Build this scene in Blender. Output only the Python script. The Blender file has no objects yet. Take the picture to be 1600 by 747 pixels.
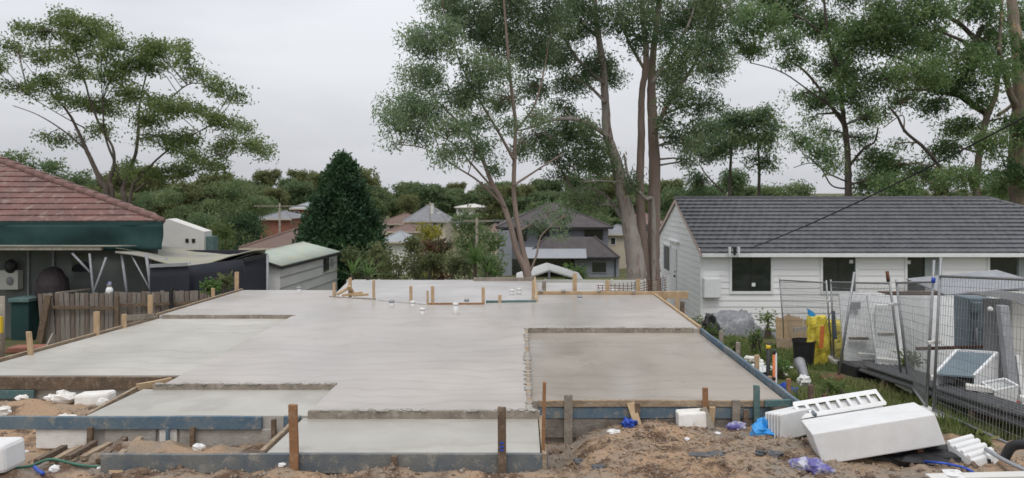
import bpy, math, random
import numpy as np
from mathutils import Vector, Matrix
random.seed(7); rng = np.random.default_rng(11)
SC = bpy.context.scene; COL = SC.collection
R = math.radians
F = 1160.0; HX, HY = 815.0, 302.0; CH = 2.4     # photograph: focal length and vanishing point in pixels, eye height over the slab

# ------------------------------------------------------------------ camera, sky, sun, exposure
cam = bpy.data.cameras.new('camera'); co = bpy.data.objects.new('camera', cam); COL.objects.link(co)
co.location = (0, 0, CH); co.rotation_euler = (R(90), 0, 0)
cam.sensor_width = 36; cam.lens = 36 * F / 1600
cam.shift_x = (800 - HX) / 1600; cam.shift_y = (HY - 373.5) / 1600
cam.clip_end = 6000; cam.clip_start = 0.1
cam.dof.use_dof = True; cam.dof.focus_distance = 11.0; cam.dof.aperture_fstop = 1.5
SC.camera = co
SUN_EL, SUN_AZ = R(62), R(182)
w = bpy.data.worlds.new('World'); SC.world = w; w.use_nodes = True
nt = w.node_tree; N = nt.nodes; Lk = nt.links; N.clear()
out = N.new('ShaderNodeOutputWorld'); bg = N.new('ShaderNodeBackground')
sky = N.new('ShaderNodeTexSky'); sky.sky_type = 'NISHITA'; sky.sun_disc = False
sky.sun_elevation = SUN_EL; sky.sun_rotation = SUN_AZ; sky.dust_density = 4; sky.air_density = 1.5
bg.inputs['Strength'].default_value = 0.1
tc = N.new('ShaderNodeTexCoord'); mp = N.new('ShaderNodeMapping'); mp.inputs['Scale'].default_value = (1.0, 1.0, 3.2)
n1 = N.new('ShaderNodeTexNoise'); n1.inputs['Scale'].default_value = 1.7; n1.inputs['Detail'].default_value = 5; n1.inputs['Roughness'].default_value = 0.5
cr = N.new('ShaderNodeValToRGB'); cr.color_ramp.elements[0].position = 0.32; cr.color_ramp.elements[1].position = 0.68
cr.color_ramp.elements[0].color = (5.6, 5.75, 6.2, 1); cr.color_ramp.elements[1].color = (8.1, 8.25, 8.65, 1)
mx = N.new('ShaderNodeMix'); mx.data_type = 'RGBA'; mx.inputs['Factor'].default_value = 0.93
Lk.new(tc.outputs['Generated'], mp.inputs['Vector']); Lk.new(mp.outputs[0], n1.inputs['Vector'])
Lk.new(n1.outputs['Fac'], cr.inputs['Fac']); Lk.new(sky.outputs[0], mx.inputs['A']); Lk.new(cr.outputs[0], mx.inputs['B'])
sx = N.new('ShaderNodeSeparateXYZ'); Lk.new(tc.outputs['Generated'], sx.inputs[0])       # overcast sky: brighter towards the zenith
mr = N.new('ShaderNodeMapRange'); mr.inputs['From Min'].default_value = 0; mr.inputs['From Max'].default_value = 1; mr.inputs['To Min'].default_value = .95; mr.inputs['To Max'].default_value = 1.6
Lk.new(sx.outputs['Z'], mr.inputs['Value'])
vm = N.new('ShaderNodeVectorMath'); vm.operation = 'SCALE'; Lk.new(mx.outputs['Result'], vm.inputs[0]); Lk.new(mr.outputs[0], vm.inputs['Scale'])
Lk.new(vm.outputs[0], bg.inputs['Color']); Lk.new(bg.outputs[0], out.inputs['Surface'])
sl = bpy.data.lights.new('sun', 'SUN'); sl.energy = 1.3; sl.angle = R(25); sl.color = (1, 0.97, 0.93)
so = bpy.data.objects.new('sun', sl); COL.objects.link(so)
sd = Vector((math.sin(SUN_AZ) * math.cos(SUN_EL), math.cos(SUN_AZ) * math.cos(SUN_EL), math.sin(SUN_EL)))
so.rotation_euler = (-sd).to_track_quat('-Z', 'Y').to_euler(); so.location = sd * 60
SC.view_settings.view_transform = 'Standard'; SC.view_settings.look = 'None'
SC.view_settings.exposure = 0.0; SC.view_settings.gamma = 1.0; SC.view_settings.use_curve_mapping = False

# ------------------------------------------------------------------ helpers
def P(x, y, D): return Vector(((x - HX) / F * D, D, CH - (y - HY) / F * D))
def XW(x, D): return (x - HX) / F * D
def ZW(y, D): return CH - (y - HY) / F * D

def hsh(ix, iy, s):
    h = (ix.astype(np.int64) * 374761393 + iy.astype(np.int64) * 668265263 + s * 982451653) & 0xffffffff
    h = ((h ^ (h >> 13)) * 1274126177) & 0xffffffff
    return ((h ^ (h >> 16)) & 0xffff) / 65535.0
def vnoise(x, y, s=0):
    x = np.asarray(x, float); y = np.asarray(y, float)
    ix = np.floor(x); iy = np.floor(y); fx = x - ix; fy = y - iy
    fx = fx * fx * (3 - 2 * fx); fy = fy * fy * (3 - 2 * fy)
    a = hsh(ix, iy, s); b = hsh(ix + 1, iy, s); c = hsh(ix, iy + 1, s); d = hsh(ix + 1, iy + 1, s)
    return (a * (1 - fx) + b * fx) * (1 - fy) + (c * (1 - fx) + d * fx) * fy - 0.5
def fbm(x, y, o=4, s=0):
    r = 0; a = 1.0; f = 1.0
    for k in range(o):
        r = r + a * vnoise(x * f + 17 * k, y * f - 9 * k, s + k); a *= 0.5; f *= 2.03
    return r
def sstep(a, b, x):
    t = np.clip((x - a) / (b - a), 0, 1); return t * t * (3 - 2 * t)
PY = [-40, 0, 30, 50, 85, 130, 200, 300, 500, 2500]; PZ = [0.6, 0.5, -2.95, -5.0, -7.0, -6.8, -4.5, -2.0, 0.0, 1.5]
def G0(X, Y):
    X = np.asarray(X, float); Y = np.asarray(Y, float)
    z = np.interp(Y, PY, PZ)
    z = z - 0.12 * sstep(4.4, 6.2, X) * (1 - sstep(30, 60, Y))
    z = z + 0.17 * np.exp(-((X - 2.6) / 2.2) ** 2 - ((Y - 7.5) / 1.3) ** 2)              # spoil heap by the foam blocks
    z = z - 0.26 * np.exp(-((X - 0.40) / 0.26) ** 2 - ((Y - 8.1) / 0.7) ** 2)
    z = z + 0.10 * np.exp(-((Y - 6.85) / .32) ** 2) * (1 - sstep(.2, .6, X))              # dug bank
    z = z + 0.14 * np.exp(-((X - 1.9) / 1.1) ** 2 - ((Y - 8.6) / .35) ** 2)
    z = z + 0.30 * sstep(-4.6, -5.1, X) * np.exp(-((Y - 9.5) / .75) ** 2)
    z = z + 0.15 * np.exp(-((X + 3.6) / 1.6) ** 2 - ((Y - 7.85) / .35) ** 2)
    return z
def G(X, Y):
    X = np.asarray(X, float); Y = np.asarray(Y, float)
    near = 1 - sstep(11, 16, Y)
    n = 0.085 * fbm(X * 1.5, Y * 1.5, 3, 3) * near + 0.075 * fbm(X * 5, Y * 5, 4, 9) * near * (1 - sstep(9.5, 12, Y))
    n = n + 0.16 * fbm(X * .35, Y * .35, 3, 5) * sstep(11, 18, Y)
    return G0(X, Y) + n
def g(X, Y): return float(G(X, Y))

class MB:
    def __init__(s): s.v = []; s.f = []
    def hexa(s, o, a, b, c):
        o, a, b, c = Vector(o), Vector(a), Vector(b), Vector(c); n = len(s.v)
        s.v += [o, o + a, o + a + b, o + b, o + c, o + a + c, o + a + b + c, o + b + c]
        s.f += [tuple(n + i for i in q) for q in ((0, 3, 2, 1), (4, 5, 6, 7), (0, 1, 5, 4), (1, 2, 6, 5), (2, 3, 7, 6), (3, 0, 4, 7))]
        return s
    def box(s, x0, x1, y0, y1, z0, z1): return s.hexa((x0, y0, z0), (x1 - x0, 0, 0), (0, y1 - y0, 0), (0, 0, z1 - z0))
    def bar(s, p, q, w, h, up=(0, 0, 1)):
        p, q = Vector(p), Vector(q); d = q - p; u = Vector(up); sd_ = d.cross(u)
        if sd_.length < 1e-5: sd_ = d.cross(Vector((0, 1, 0)))
        sd_.normalize(); u = sd_.cross(d).normalized()
        return s.hexa(p - sd_ * w / 2 - u * h / 2, sd_ * w, d, u * h)
    def tube(s, pts, rad, n=8, cap=True):
        pts = [Vector(p) for p in pts]
        if not hasattr(rad, '__len__'): rad = [rad] * len(pts)
        b = len(s.v); up = Vector((0.13, 1, 0.09)).normalized(); ref = None
        for i, p in enumerate(pts):
            t = (pts[min(i + 1, len(pts) - 1)] - pts[max(i - 1, 0)]).normalized()
            if ref is None:
                ref = t.cross(up)
                if ref.length < .1: ref = t.cross(Vector((1, 0, 0.1)))
            ref = (ref - t * ref.dot(t)).normalized(); bi = t.cross(ref)
            for k in range(n):
                a = 2 * math.pi * k / n; s.v.append(p + (ref * math.cos(a) + bi * math.sin(a)) * rad[i])
        for i in range(len(pts) - 1):
            for k in range(n):
                s.f.append((b + i * n + k, b + i * n + (k + 1) % n, b + (i + 1) * n + (k + 1) % n, b + (i + 1) * n + k))
        if cap:
            s.f.append(tuple(b + k for k in range(n))[::-1]); s.f.append(tuple(b + (len(pts) - 1) * n + k for k in range(n)))
        return s
    def poly(s, pts):
        n = len(s.v); s.v += [Vector(p) for p in pts]; s.f.append(tuple(range(n, n + len(pts)))); return s
    def prism(s, pts, d):
        pts = [Vector(p) for p in pts]; d = Vector(d); n = len(s.v); m = len(pts)
        s.v += pts + [p + d for p in pts]
        s.f.append(tuple(range(n, n + m))[::-1]); s.f.append(tuple(range(n + m, n + 2 * m)))
        for i in range(m): s.f.append((n + i, n + (i + 1) % m, n + m + (i + 1) % m, n + m + i))
        return s
    def ball(s, c, r, nu=10, nv=7, jit=0):
        b = len(s.v); c = Vector(c); r = Vector(r) if hasattr(r, '__len__') else Vector((r, r, r))
        for j in range(nv + 1):
            ph = math.pi * j / nv
            for i in range(nu):
                th = 2 * math.pi * i / nu; q = 1 + random.uniform(-jit, jit)
                s.v.append(c + Vector((r.x * math.sin(ph) * math.cos(th), r.y * math.sin(ph) * math.sin(th), r.z * math.cos(ph))) * q)
        for j in range(nv):
            for i in range(nu):
                s.f.append((b + j * nu + i, b + (j + 1) * nu + i, b + (j + 1) * nu + (i + 1) % nu, b + j * nu + (i + 1) % nu))
        return s
    def build(s, name, mat, parent=None, smooth=False, bevel=0, kind=None, label=None):
        me = bpy.data.meshes.new(name)
        V = np.array([tuple(v) for v in s.v]); o3 = Vector(((V[:, 0].min() + V[:, 0].max()) / 2, (V[:, 1].min() + V[:, 1].max()) / 2, V[:, 2].min()))
        me.from_pydata([Vector(v) - o3 for v in s.v], [], s.f); me.update()
        return fin(name, me, mat, o3, parent, smooth, bevel, kind, label)

def fin(name, me, mat, loc, parent=None, smooth=False, bevel=0, kind=None, label=None):
    me.materials.append(mat)
    if smooth: me.polygons.foreach_set('use_smooth', [True] * len(me.polygons))
    o = bpy.data.objects.new(name, me); COL.objects.link(o); o.location = loc
    if parent is not None:
        o.parent = parent; o.matrix_parent_inverse = Matrix.Translation(-Vector(parent['_l']))
    o['_l'] = tuple(loc)
    if bevel:
        b = o.modifiers.new('bevel', 'BEVEL'); b.width = bevel; b.segments = 2; b.limit_method = 'ANGLE'
    if kind: o['kind'] = kind
    if label: o['label'] = label
    return o
def npmesh(name, V, Q):
    me = bpy.data.meshes.new(name); nv = len(V); nq = len(Q); k = Q.shape[1]
    me.vertices.add(nv); me.vertices.foreach_set('co', np.asarray(V, np.float32).ravel())
    me.loops.add(nq * k); me.loops.foreach_set('vertex_index', np.asarray(Q, np.int32).ravel())
    me.polygons.add(nq); me.polygons.foreach_set('loop_start', np.arange(0, nq * k, k, dtype=np.int32))
    me.update(calc_edges=True); me.validate(); return me
def tag(o, label, cat, group=None):
    o['label'] = label; o['category'] = cat
    if group: o['group'] = group
    return o
def thing(name, label, cat, loc, group=None):
    o = bpy.data.objects.new(name, None); COL.objects.link(o); o.location = loc; o['_l'] = tuple(loc); o.empty_display_size = .2
    return tag(o, label, cat, group)

def mat(name, c1, c2=None, scale=3.0, rough=0.8, bump=0.0, bscale=40, c3=None, stretch=(1, 1, 1), detail=5, metal=0.0, spec=0.4, lo=.35, hi=.65, grime=None):
    m = bpy.data.materials.new(name); m.use_nodes = True; t = m.node_tree; n = t.nodes; l = t.links
    b = n['Principled BSDF']; b.inputs['Roughness'].default_value = rough; b.inputs['Metallic'].default_value = metal
    b.inputs['Specular IOR Level'].default_value = spec
    c2 = c2 or tuple(x * .75 for x in c1)
    tcn = n.new('ShaderNodeTexCoord'); mpn = n.new('ShaderNodeMapping'); mpn.inputs['Scale'].default_value = stretch
    l.new(tcn.outputs['Object'], mpn.inputs['Vector'])
    ns = n.new('ShaderNodeTexNoise'); ns.inputs['Scale'].default_value = scale; ns.inputs['Detail'].default_value = detail; ns.inputs['Roughness'].default_value = .6
    l.new(mpn.outputs[0], ns.inputs['Vector'])
    r = n.new('ShaderNodeValToRGB'); r.color_ramp.elements[0].position = lo; r.color_ramp.elements[1].position = hi
    r.color_ramp.elements[0].color = (*c1, 1); r.color_ramp.elements[1].color = (*c2, 1)
    l.new(ns.outputs['Fac'], r.inputs['Fac']); col = r.outputs[0]
    if c3:
        n2 = n.new('ShaderNodeTexNoise'); n2.inputs['Scale'].default_value = scale * 3.7; n2.inputs['Detail'].default_value = 6; n2.inputs['Roughness'].default_value = .7
        l.new(mpn.outputs[0], n2.inputs['Vector'])
        rr = n.new('ShaderNodeValToRGB'); rr.color_ramp.elements[0].position = .52; rr.color_ramp.elements[1].position = .66
        l.new(n2.outputs['Fac'], rr.inputs['Fac'])
        x = n.new('ShaderNodeMix'); x.data_type = 'RGBA'; x.inputs['B'].default_value = (*c3, 1)
        l.new(rr.outputs[0], x.inputs['Factor']); l.new(col, x.inputs['A']); col = x.outputs['Result']
    l.new(col, b.inputs['Base Color'])
    if bump:
        n3 = n.new('ShaderNodeTexNoise'); n3.inputs['Scale'].default_value = bscale; n3.inputs['Detail'].default_value = 5
        l.new(mpn.outputs[0], n3.inputs['Vector'])
        bp = n.new('ShaderNodeBump'); bp.inputs['Strength'].default_value = bump; bp.inputs['Distance'].default_value = .02
        l.new(n3.outputs['Fac'], bp.inputs['Height']); l.new(bp.outputs[0], b.inputs['Normal'])
    return m
def leafmat(name, cols, trans=.3, rough=.55):
    m = bpy.data.materials.new(name); m.use_nodes = True; t = m.node_tree; n = t.nodes; l = t.links
    b = n['Principled BSDF']; b.inputs['Roughness'].default_value = rough; b.inputs['Specular IOR Level'].default_value = .35
    ge = n.new('ShaderNodeNewGeometry'); r = n.new('ShaderNodeValToRGB'); r.color_ramp.interpolation = 'LINEAR'
    r.color_ramp.elements[0].color = (*cols[0], 1); r.color_ramp.elements[1].color = (*cols[-1], 1)
    for i, c in enumerate(cols[1:-1]):
        e = r.color_ramp.elements.new((i + 1) / (len(cols) - 1)); e.color = (*c, 1)
    tcn = n.new('ShaderNodeTexCoord'); ns = n.new('ShaderNodeTexNoise'); ns.inputs['Scale'].default_value = .55; ns.inputs['Detail'].default_value = 2
    l.new(tcn.outputs['Object'], ns.inputs['Vector'])
    ma = n.new('ShaderNodeMath'); ma.operation = 'MULTIPLY_ADD'; ma.inputs[1].default_value = .5; 
    mb = n.new('ShaderNodeMath'); mb.operation = 'MULTIPLY_ADD'; mb.inputs[1].default_value = 1.5; mb.inputs[2].default_value = -.5
    l.new(ns.outputs['Fac'], mb.inputs[0]); l.new(ge.outputs['Random Per Island'], ma.inputs[0]); l.new(mb.outputs[0], ma.inputs[2])
    l.new(ma.outputs[0], r.inputs['Fac']); l.new(r.outputs[0], b.inputs['Base Color'])
    tr = n.new('ShaderNodeBsdfTranslucent'); l.new(r.outputs[0], tr.inputs['Color'])
    ms = n.new('ShaderNodeMixShader'); ms.inputs[0].default_value = trans
    l.new(b.outputs[0], ms.inputs[1]); l.new(tr.outputs[0], ms.inputs[2]); l.new(ms.outputs[0], n['Material Output'].inputs['Surface'])
    return m

M = {}
M['timber'] = mat('weathered_timber', (.36, .27, .18), (.22, .16, .105), 6, .85, .4, 60, c3=(.42, .38, .32), stretch=(1, 1, 4))
M['peg'] = mat('orange_hardwood', (.33, .17, .075), (.22, .115, .06), 7, .8, .4, 60, c3=(.3, .22, .15))
M['pegpale'] = mat('pale_pine', (.50, .36, .22), (.38, .27, .16), 7, .8, .3, 60)
M['greywood'] = mat('grey_wood', (.30, .26, .21), (.19, .165, .135), 5, .9, .4, 50, c3=(.36, .33, .29))
M['darkwood'] = mat('wet_brown_wood', (.17, .115, .075), (.10, .07, .05), 6, .8, .4, 50, c3=(.25, .2, .15))
M['blueboard'] = mat('blue_painted_board', (.075, .13, .185), (.15, .19, .21), 2.2, .75, .3, 50, c3=(.27, .255, .225))
M['greyblue'] = mat('mud_stained_blue_board', (.095, .12, .145), (.19, .19, .175), 2.2, .75, .3, 50, c3=(.27, .255, .225))
M['teal'] = mat('teal_board', (.07, .15, .155), (.11, .17, .16), 4, .75, .3, 50, c3=(.2, .22, .19))
M['foam'] = mat('polystyrene', (.76, .76, .755), (.69, .69, .68), 3, .75, .35, 150, spec=.25, c3=(.70, .69, .665))
M['foamdirty'] = mat('dirty_polystyrene', (.78, .77, .74), (.66, .62, .56), 6, .8, .3, 90)
M['galv'] = mat('galvanised_steel', (.33, .34, .35), (.24, .25, .26), 9, .45, .1, 60, metal=.55, c3=(.3, .27, .24))
M['wire'] = mat('galvanised_wire', (.34, .345, .35), (.26, .265, .27), 9, .45, metal=.5)
M['white'] = mat('white_paint', (.78, .79, .79), (.72, .73, .73), 4, .5)
M['board'] = mat('pale_grey_weatherboard', (.82, .82, .82), (.775, .775, .765), .5, .6)
M['bargeb'] = mat('pink_primed_timber', (.60, .47, .42), (.55, .44, .40), 4, .7)
M['glass'] = mat('dark_window_glass', (.016, .021, .023), (.03, .036, .038), 2, .05, spec=1.0)
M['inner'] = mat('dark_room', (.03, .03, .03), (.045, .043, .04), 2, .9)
M['curtain'] = mat('pale_grey_curtain', (.30, .33, .33), (.24, .27, .27), 3, .8, stretch=(8, 1, .3))
M['rooftile'] = mat('charcoal_tile', (.095, .097, .106), (.135, .136, .146), 1.7, .6, .3, 40, c3=(.175, .172, .17))
M['redtile'] = mat('terracotta_tile', (.205, .105, .088), (.13, .08, .074), .9, .8, .4, 30, c3=(.26, .185, .16))
M['black'] = mat('black_plastic', (.016, .016, .018), (.03, .03, .032), 8, .5)
M['tarp'] = mat('grey_tarpaulin', (.24, .245, .26), (.16, .165, .18), 3, .38, .5, 14, c3=(.34, .345, .35))
M['yellow'] = mat('yellow_woven_bag', (.68, .56, .06), (.58, .47, .04), 6, .6, .3, 25, c3=(.66, .6, .25))
M['blue'] = mat('blue_plastic', (.02, .06, .38), (.03, .1, .45), 8, .4)
M['sky'] = mat('bright_blue_film', (.02, .22, .60), (.05, .32, .70), 14, .3, .3, 30)
M['orange'] = mat('orange_pvc', (.62, .17, .05), (.55, .15, .05), 6, .5)
M['rust'] = mat('rusty_iron', (.16, .065, .035), (.10, .05, .035), 6, .85, .4, 50)
M['deck'] = mat('charcoal_steel_sheet', (.075, .078, .086), (.10, .103, .11), 3, .4, c3=(.16, .155, .15))
M['fibro'] = mat('white_fibro', (.76, .77, .77), (.68, .69, .69), 2.5, .75, .2, 30, c3=(.58, .58, .56))
M['steelblue'] = mat('blue_grey_metal', (.16, .21, .24), (.12, .165, .195), 3, .5)
M['greymetal'] = mat('grey_painted_metal', (.30, .31, .33), (.24, .25, .265), 3, .5, c3=(.36, .36, .36))
M['greenmesh'] = mat('green_shadecloth', (.018, .055, .052), (.012, .038, .036), 1.3, .9, .3, 12, stretch=(1, 1, .5))
M['char'] = mat('charcoal_shadecloth', (.022, .025, .034), (.032, .036, .046), 1.2, .9, .3, 12)
M['greywall'] = mat('grey_green_fibro', (.17, .185, .175), (.13, .145, .14), 1.4, .85)
M['beam'] = mat('pale_weathered_beam', (.40, .37, .31), (.29, .26, .215), 4, .85, c3=(.2, .19, .16))
M['dust'] = mat('lichened_sheet', (.24, .235, .22), (.36, .34, .27), .7, .9, c3=(.3, .32, .2))
M['shedroof'] = mat('pale_green_iron', (.36, .42, .37), (.44, .48, .42), .8, .7, c3=(.47, .44, .30))
M['shedwall'] = mat('pale_grey_fibro', (.70, .695, .685), (.60, .595, .585), 1.0, .85, stretch=(1, 1, 5))
M['bark'] = mat('gum_bark', (.36, .325, .295), (.24, .205, .18), 1.6, .9, .6, 10, c3=(.17, .105, .075), stretch=(1, 1, .22))
M['barkpink'] = mat('pinkish_gum_bark', (.29, .22, .185), (.20, .15, .125), 1.6, .9, .6, 10, c3=(.29, .235, .20), stretch=(1, 1, .2))
M['barkdark'] = mat('dark_bark', (.13, .105, .085), (.08, .065, .055), 2, .9, .6, 12, stretch=(1, 1, .25))
M['barktan'] = mat('tan_peeling_bark', (.29, .235, .18), (.17, .14, .115), 1.3, .9, .6, 10, c3=(.46, .32, .18), stretch=(1, 1, .25))
M['pvc'] = mat('white_pvc', (.72, .72, .71), (.66, .66, .65), 9, .4)
M['cement'] = mat('set_cement', (.40, .38, .345), (.30, .28, .25), 6, .85, .5, 30)
M['cream'] = mat('cream_render', (.52, .46, .36), (.46, .41, .33), 1, .85)
M['creamwhite'] = mat('offwhite_sheet', (.66, .65, .61), (.58, .57, .54), 1, .7)
M['brick'] = mat('red_brick', (.28, .115, .08), (.22, .095, .07), 2, .9)
M['brownroof'] = mat('brown_tile', (.17, .11, .09), (.135, .09, .075), 1.2, .85, c3=(.2, .14, .12))
M['greyroof'] = mat('grey_roof', (.22, .225, .235), (.17, .175, .185), 1, .8)
M['ltroof'] = mat('pale_metal_roof', (.32, .34, .36), (.27, .285, .30), 1, .6)
M['darkroof'] = mat('dark_purple_roof', (.065, .056, .058), (.09, .078, .078), 1.2, .8)
M['bluegrey'] = mat('blue_grey_render', (.27, .285, .32), (.24, .255, .285), 1, .85)
M['pebble'] = mat('pebbles', (.29, .22, .155), (.19, .145, .11), 9, .9, c3=(.38, .35, .31))
M['red'] = mat('red_plastic', (.4, .03, .025), (.32, .03, .03), 6, .5)
M['lav'] = mat('purple_printed_film', (.13, .12, .33), (.5, .5, .54), 9, .35, lo=.45, hi=.6)
M['cellofilm'] = mat('clear_crumpled_film', (.6, .6, .6), (.5, .5, .5), 8, .25, .5, 20)
M['greenhose'] = mat('green_hose', (.05, .17, .115), (.06, .14, .10), 8, .45)
M['yel'] = mat('yellow_plastic', (.7, .5, .03), (.62, .45, .03), 8, .5)

M['palA'] = mat('grey_paling', (.27, .235, .205), (.18, .155, .135), 3, .9, .4, 30, stretch=(6, 6, .6), c3=(.33, .30, .27))
M['palB'] = mat('brown_paling', (.22, .175, .145), (.15, .12, .10), 3, .9, .4, 30, stretch=(6, 6, .6))
def concrete(name, tone, wet):
    m = bpy.data.materials.new(name); m.use_nodes = True; t = m.node_tree; n = t.nodes; l = t.links; b = n['Principled BSDF']
    tcn = n.new('ShaderNodeTexCoord')
    def noise(sc, st, det, ro=.55):
        mpn = n.new('ShaderNodeMapping'); mpn.inputs['Scale'].default_value = st; l.new(tcn.outputs['Object'], mpn.inputs['Vector'])
        q = n.new('ShaderNodeTexNoise'); q.inputs['Scale'].default_value = sc; q.inputs['Detail'].default_value = det; q.inputs['Roughness'].default_value = ro
        l.new(mpn.outputs[0], q.inputs['Vector']); return q.outputs['Fac']
    def ramp(f, a, b_, ca, cb):
        r = n.new('ShaderNodeValToRGB'); r.color_ramp.elements[0].position = a; r.color_ramp.elements[1].position = b_
        r.color_ramp.elements[0].color = (*ca, 1); r.color_ramp.elements[1].color = (*cb, 1); l.new(f, r.inputs['Fac']); return r.outputs[0]
    big = noise(.42, (1, .8, 1), 4); swirl = noise(1.1, (.8, 1.2, 1), 5, .62); fine = noise(70, (1, 1, 1), 3)
    c = tone
    c1 = ramp(big, .36, .66, tuple(x * .85 for x in c), tuple(x * 1.07 for x in c))
    c2 = ramp(swirl, .38, .62, (.925, .92, .91), (1.025, 1.025, 1.02))
    c3 = ramp(fine, .3, .7, (.96, .96, .96), (1.04, 1.04, 1.04))
    def mul(a, b_):
        x = n.new('ShaderNodeMix'); x.data_type = 'RGBA'; x.blend_type = 'MULTIPLY'; x.inputs['Factor'].default_value = 1
        l.new(a, x.inputs['A']); l.new(b_, x.inputs['B']); return x.outputs['Result']
    wv = n.new('ShaderNodeTexWave'); wv.wave_type = 'RINGS'; wv.inputs['Scale'].default_value = 1.1; wv.inputs['Distortion'].default_value = 9; wv.inputs['Detail'].default_value = 4; wv.inputs['Detail Scale'].default_value = .8
    l.new(tcn.outputs['Object'], wv.inputs['Vector'])
    c4 = ramp(wv.outputs['Fac'], .80, 1.0, (1, 1, 1), (.915, .908, .895))             # trowel arcs
    spk = noise(9, (1, 1, 1), 6, .75); c5 = ramp(spk, .62, .74, (1, 1, 1), (.82, .805, .78))
    l.new(mul(mul(mul(mul(c1, c2), c3), c4), c5), b.inputs['Base Color'])
    rr = ramp(big, .4, .62, (wet,) * 3, (wet + .22,) * 3); l.new(rr, b.inputs['Roughness'])
    b.inputs['Specular IOR Level'].default_value = .45
    bp = n.new('ShaderNodeBump'); bp.inputs['Strength'].default_value = .12; bp.inputs['Distance'].default_value = .02
    l.new(swirl, bp.inputs['Height']); l.new(bp.outputs[0], b.inputs['Normal'])
    return m
M['conc'] = concrete('fresh_concrete', (.455, .422, .394), .28)
M['conc_wet'] = concrete('wet_concrete', (.385, .342, .295), .2)
M['conc_left'] = concrete('pale_fresh_concrete', (.47, .452, .408), .40)
M['conc_far'] = concrete('set_concrete', (.50, .485, .475), .5)

# ------------------------------------------------------------------ ground: one sheet to the horizon
def axis(a, b, st, gr, lim0, lim1):
    c = list(np.arange(a, b + 1e-6, st)); x = b; s = st
    while x < lim1: s *= gr; x += s; c.append(x)
    x = a; s = st; lo = []
    while x > lim0: s *= gr; x -= s; lo.append(x)
    return np.array(lo[::-1] + c)
gx = axis(-8.6, 7.2, .04, 1.12, -1500, 1500); gy = axis(6.4, 10.6, .035, 1.06, -30, 2400)
GX, GY = np.meshgrid(gx, gy); GZ = G(GX, GY)
nx, ny = len(gx), len(gy)
idx = np.arange(nx * ny).reshape(ny, nx)
Q = np.stack([idx[:-1, :-1], idx[:-1, 1:], idx[1:, 1:], idx[1:, :-1]], -1).reshape(-1, 4)
gm = npmesh('ground', np.stack([GX, GY, GZ], -1).reshape(-1, 3), Q)
grassf = sstep(3.45, 4.3, GX + .5 * fbm(GX * .8, GY * .8, 3, 2)) * sstep(8.6, 10.5, GY) + sstep(16, 22, GY) + sstep(-10, -13, GX)
at = gm.attributes.new('turf', 'FLOAT', 'POINT'); at.data.foreach_set('value', np.clip(grassf, 0, 1).ravel().astype(np.float32))
def groundmat():
    m = bpy.data.materials.new('site_soil'); m.use_nodes = True; t = m.node_tree; n = t.nodes; l = t.links; b = n['Principled BSDF']
    b.inputs['Roughness'].default_value = .93; b.inputs['Specular IOR Level'].default_value = .2
    tcn = n.new('ShaderNodeTexCoord')
    def noise(sc, det, ro=.6):
        q = n.new('ShaderNodeTexNoise'); q.inputs['Scale'].default_value = sc; q.inputs['Detail'].default_value = det; q.inputs['Roughness'].default_value = ro
        l.new(tcn.outputs['Object'], q.inputs['Vector']); return q.outputs['Fac']
    def mixc(f, A, B, a=.42, c=.58):
        r = n.new('ShaderNodeMapRange'); r.inputs['From Min'].default_value = a; r.inputs['From Max'].default_value = c; l.new(f, r.inputs['Value'])
        x = n.new('ShaderNodeMix'); x.data_type = 'RGBA'; l.new(r.outputs[0], x.inputs['Factor'])
        for k, v in (('A', A), ('B', B)):
            if isinstance(v, tuple): x.inputs[k].default_value = (*v, 1)
            else: l.new(v, x.inputs[k])
        return x.outputs['Result']
    soil = mixc(noise(.9, 5), (.39, .265, .17), (.25, .218, .18))
    soil = mixc(noise(2.3, 6), soil, (.12, .075, .05), .50, .60)
    soil = mixc(noise(45, 3), soil, (.42, .36, .29), .60, .72)
    soil = mixc(noise(28, 4), soil, (.17, .125, .095), .60, .70)
    turf = mixc(noise(.8, 5), (.075, .095, .032), (.13, .115, .06)); turf = mixc(noise(5, 5), turf, (.20, .16, .11), .58, .7)
    a = n.new('ShaderNodeAttribute'); a.attribute_name = 'turf'
    l.new(mixc(a.outputs['Fac'], soil, turf, .2, .8), b.inputs['Base Color'])
    bp = n.new('ShaderNodeBump'); bp.inputs['Strength'].default_value = .7; bp.inputs['Distance'].default_value = .03
    l.new(noise(30, 6, .7), bp.inputs['Height']); l.new(bp.outputs[0], b.inputs['Normal'])
    return m
go = fin('ground', gm, groundmat(), (0, 0, 0), smooth=True, kind='structure')
# ------------------------------------------------------------------ the slab and its formwork
slab = thing('concrete_slab', 'freshly poured grey concrete house slab stepped into several levels', 'concrete slab', (-2, 13, -.6))
def pour(name, pts, z, m, zb, label=None):
    b = MB(); b.prism([(x, y, zb) for x, y in pts], (0, 0, z - zb)); return b.build(name, m, slab, bevel=.006, label=label)
pour('main_floor', [(-2.33, 8.2), (.1, 8.2), (.1, 13.2), (3.15, 13.2), (3.12, 17.55), (.3, 17.55), (.3, 16.4), (-2.05, 16.02), (-4.35, 17.3), (-4.6, 18.4), (-6.9, 18.4), (-7.13, 14.6), (-4.49, 14.6), (-4.5, 9.34), (-2.33, 9.34)], 0, M['conc'], -2.2)
pour('side_floor', [(-7.68, 10.05), (-4.503, 10.05), (-4.493, 14.597), (-7.13, 14.597)], -.06, M['conc_left'], -1.5)
pour('garage_floor', [(.104, 8.85), (3.15, 8.85), (3.15, 13.196), (.104, 13.196)], -.075, M['conc_wet'], -1.4)
pour('step_floor', [(-4.82, 8.22), (-2.334, 8.22), (-2.334, 9.336), (-4.76, 9.336)], -.062, M['conc_left'], -.8)
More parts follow.
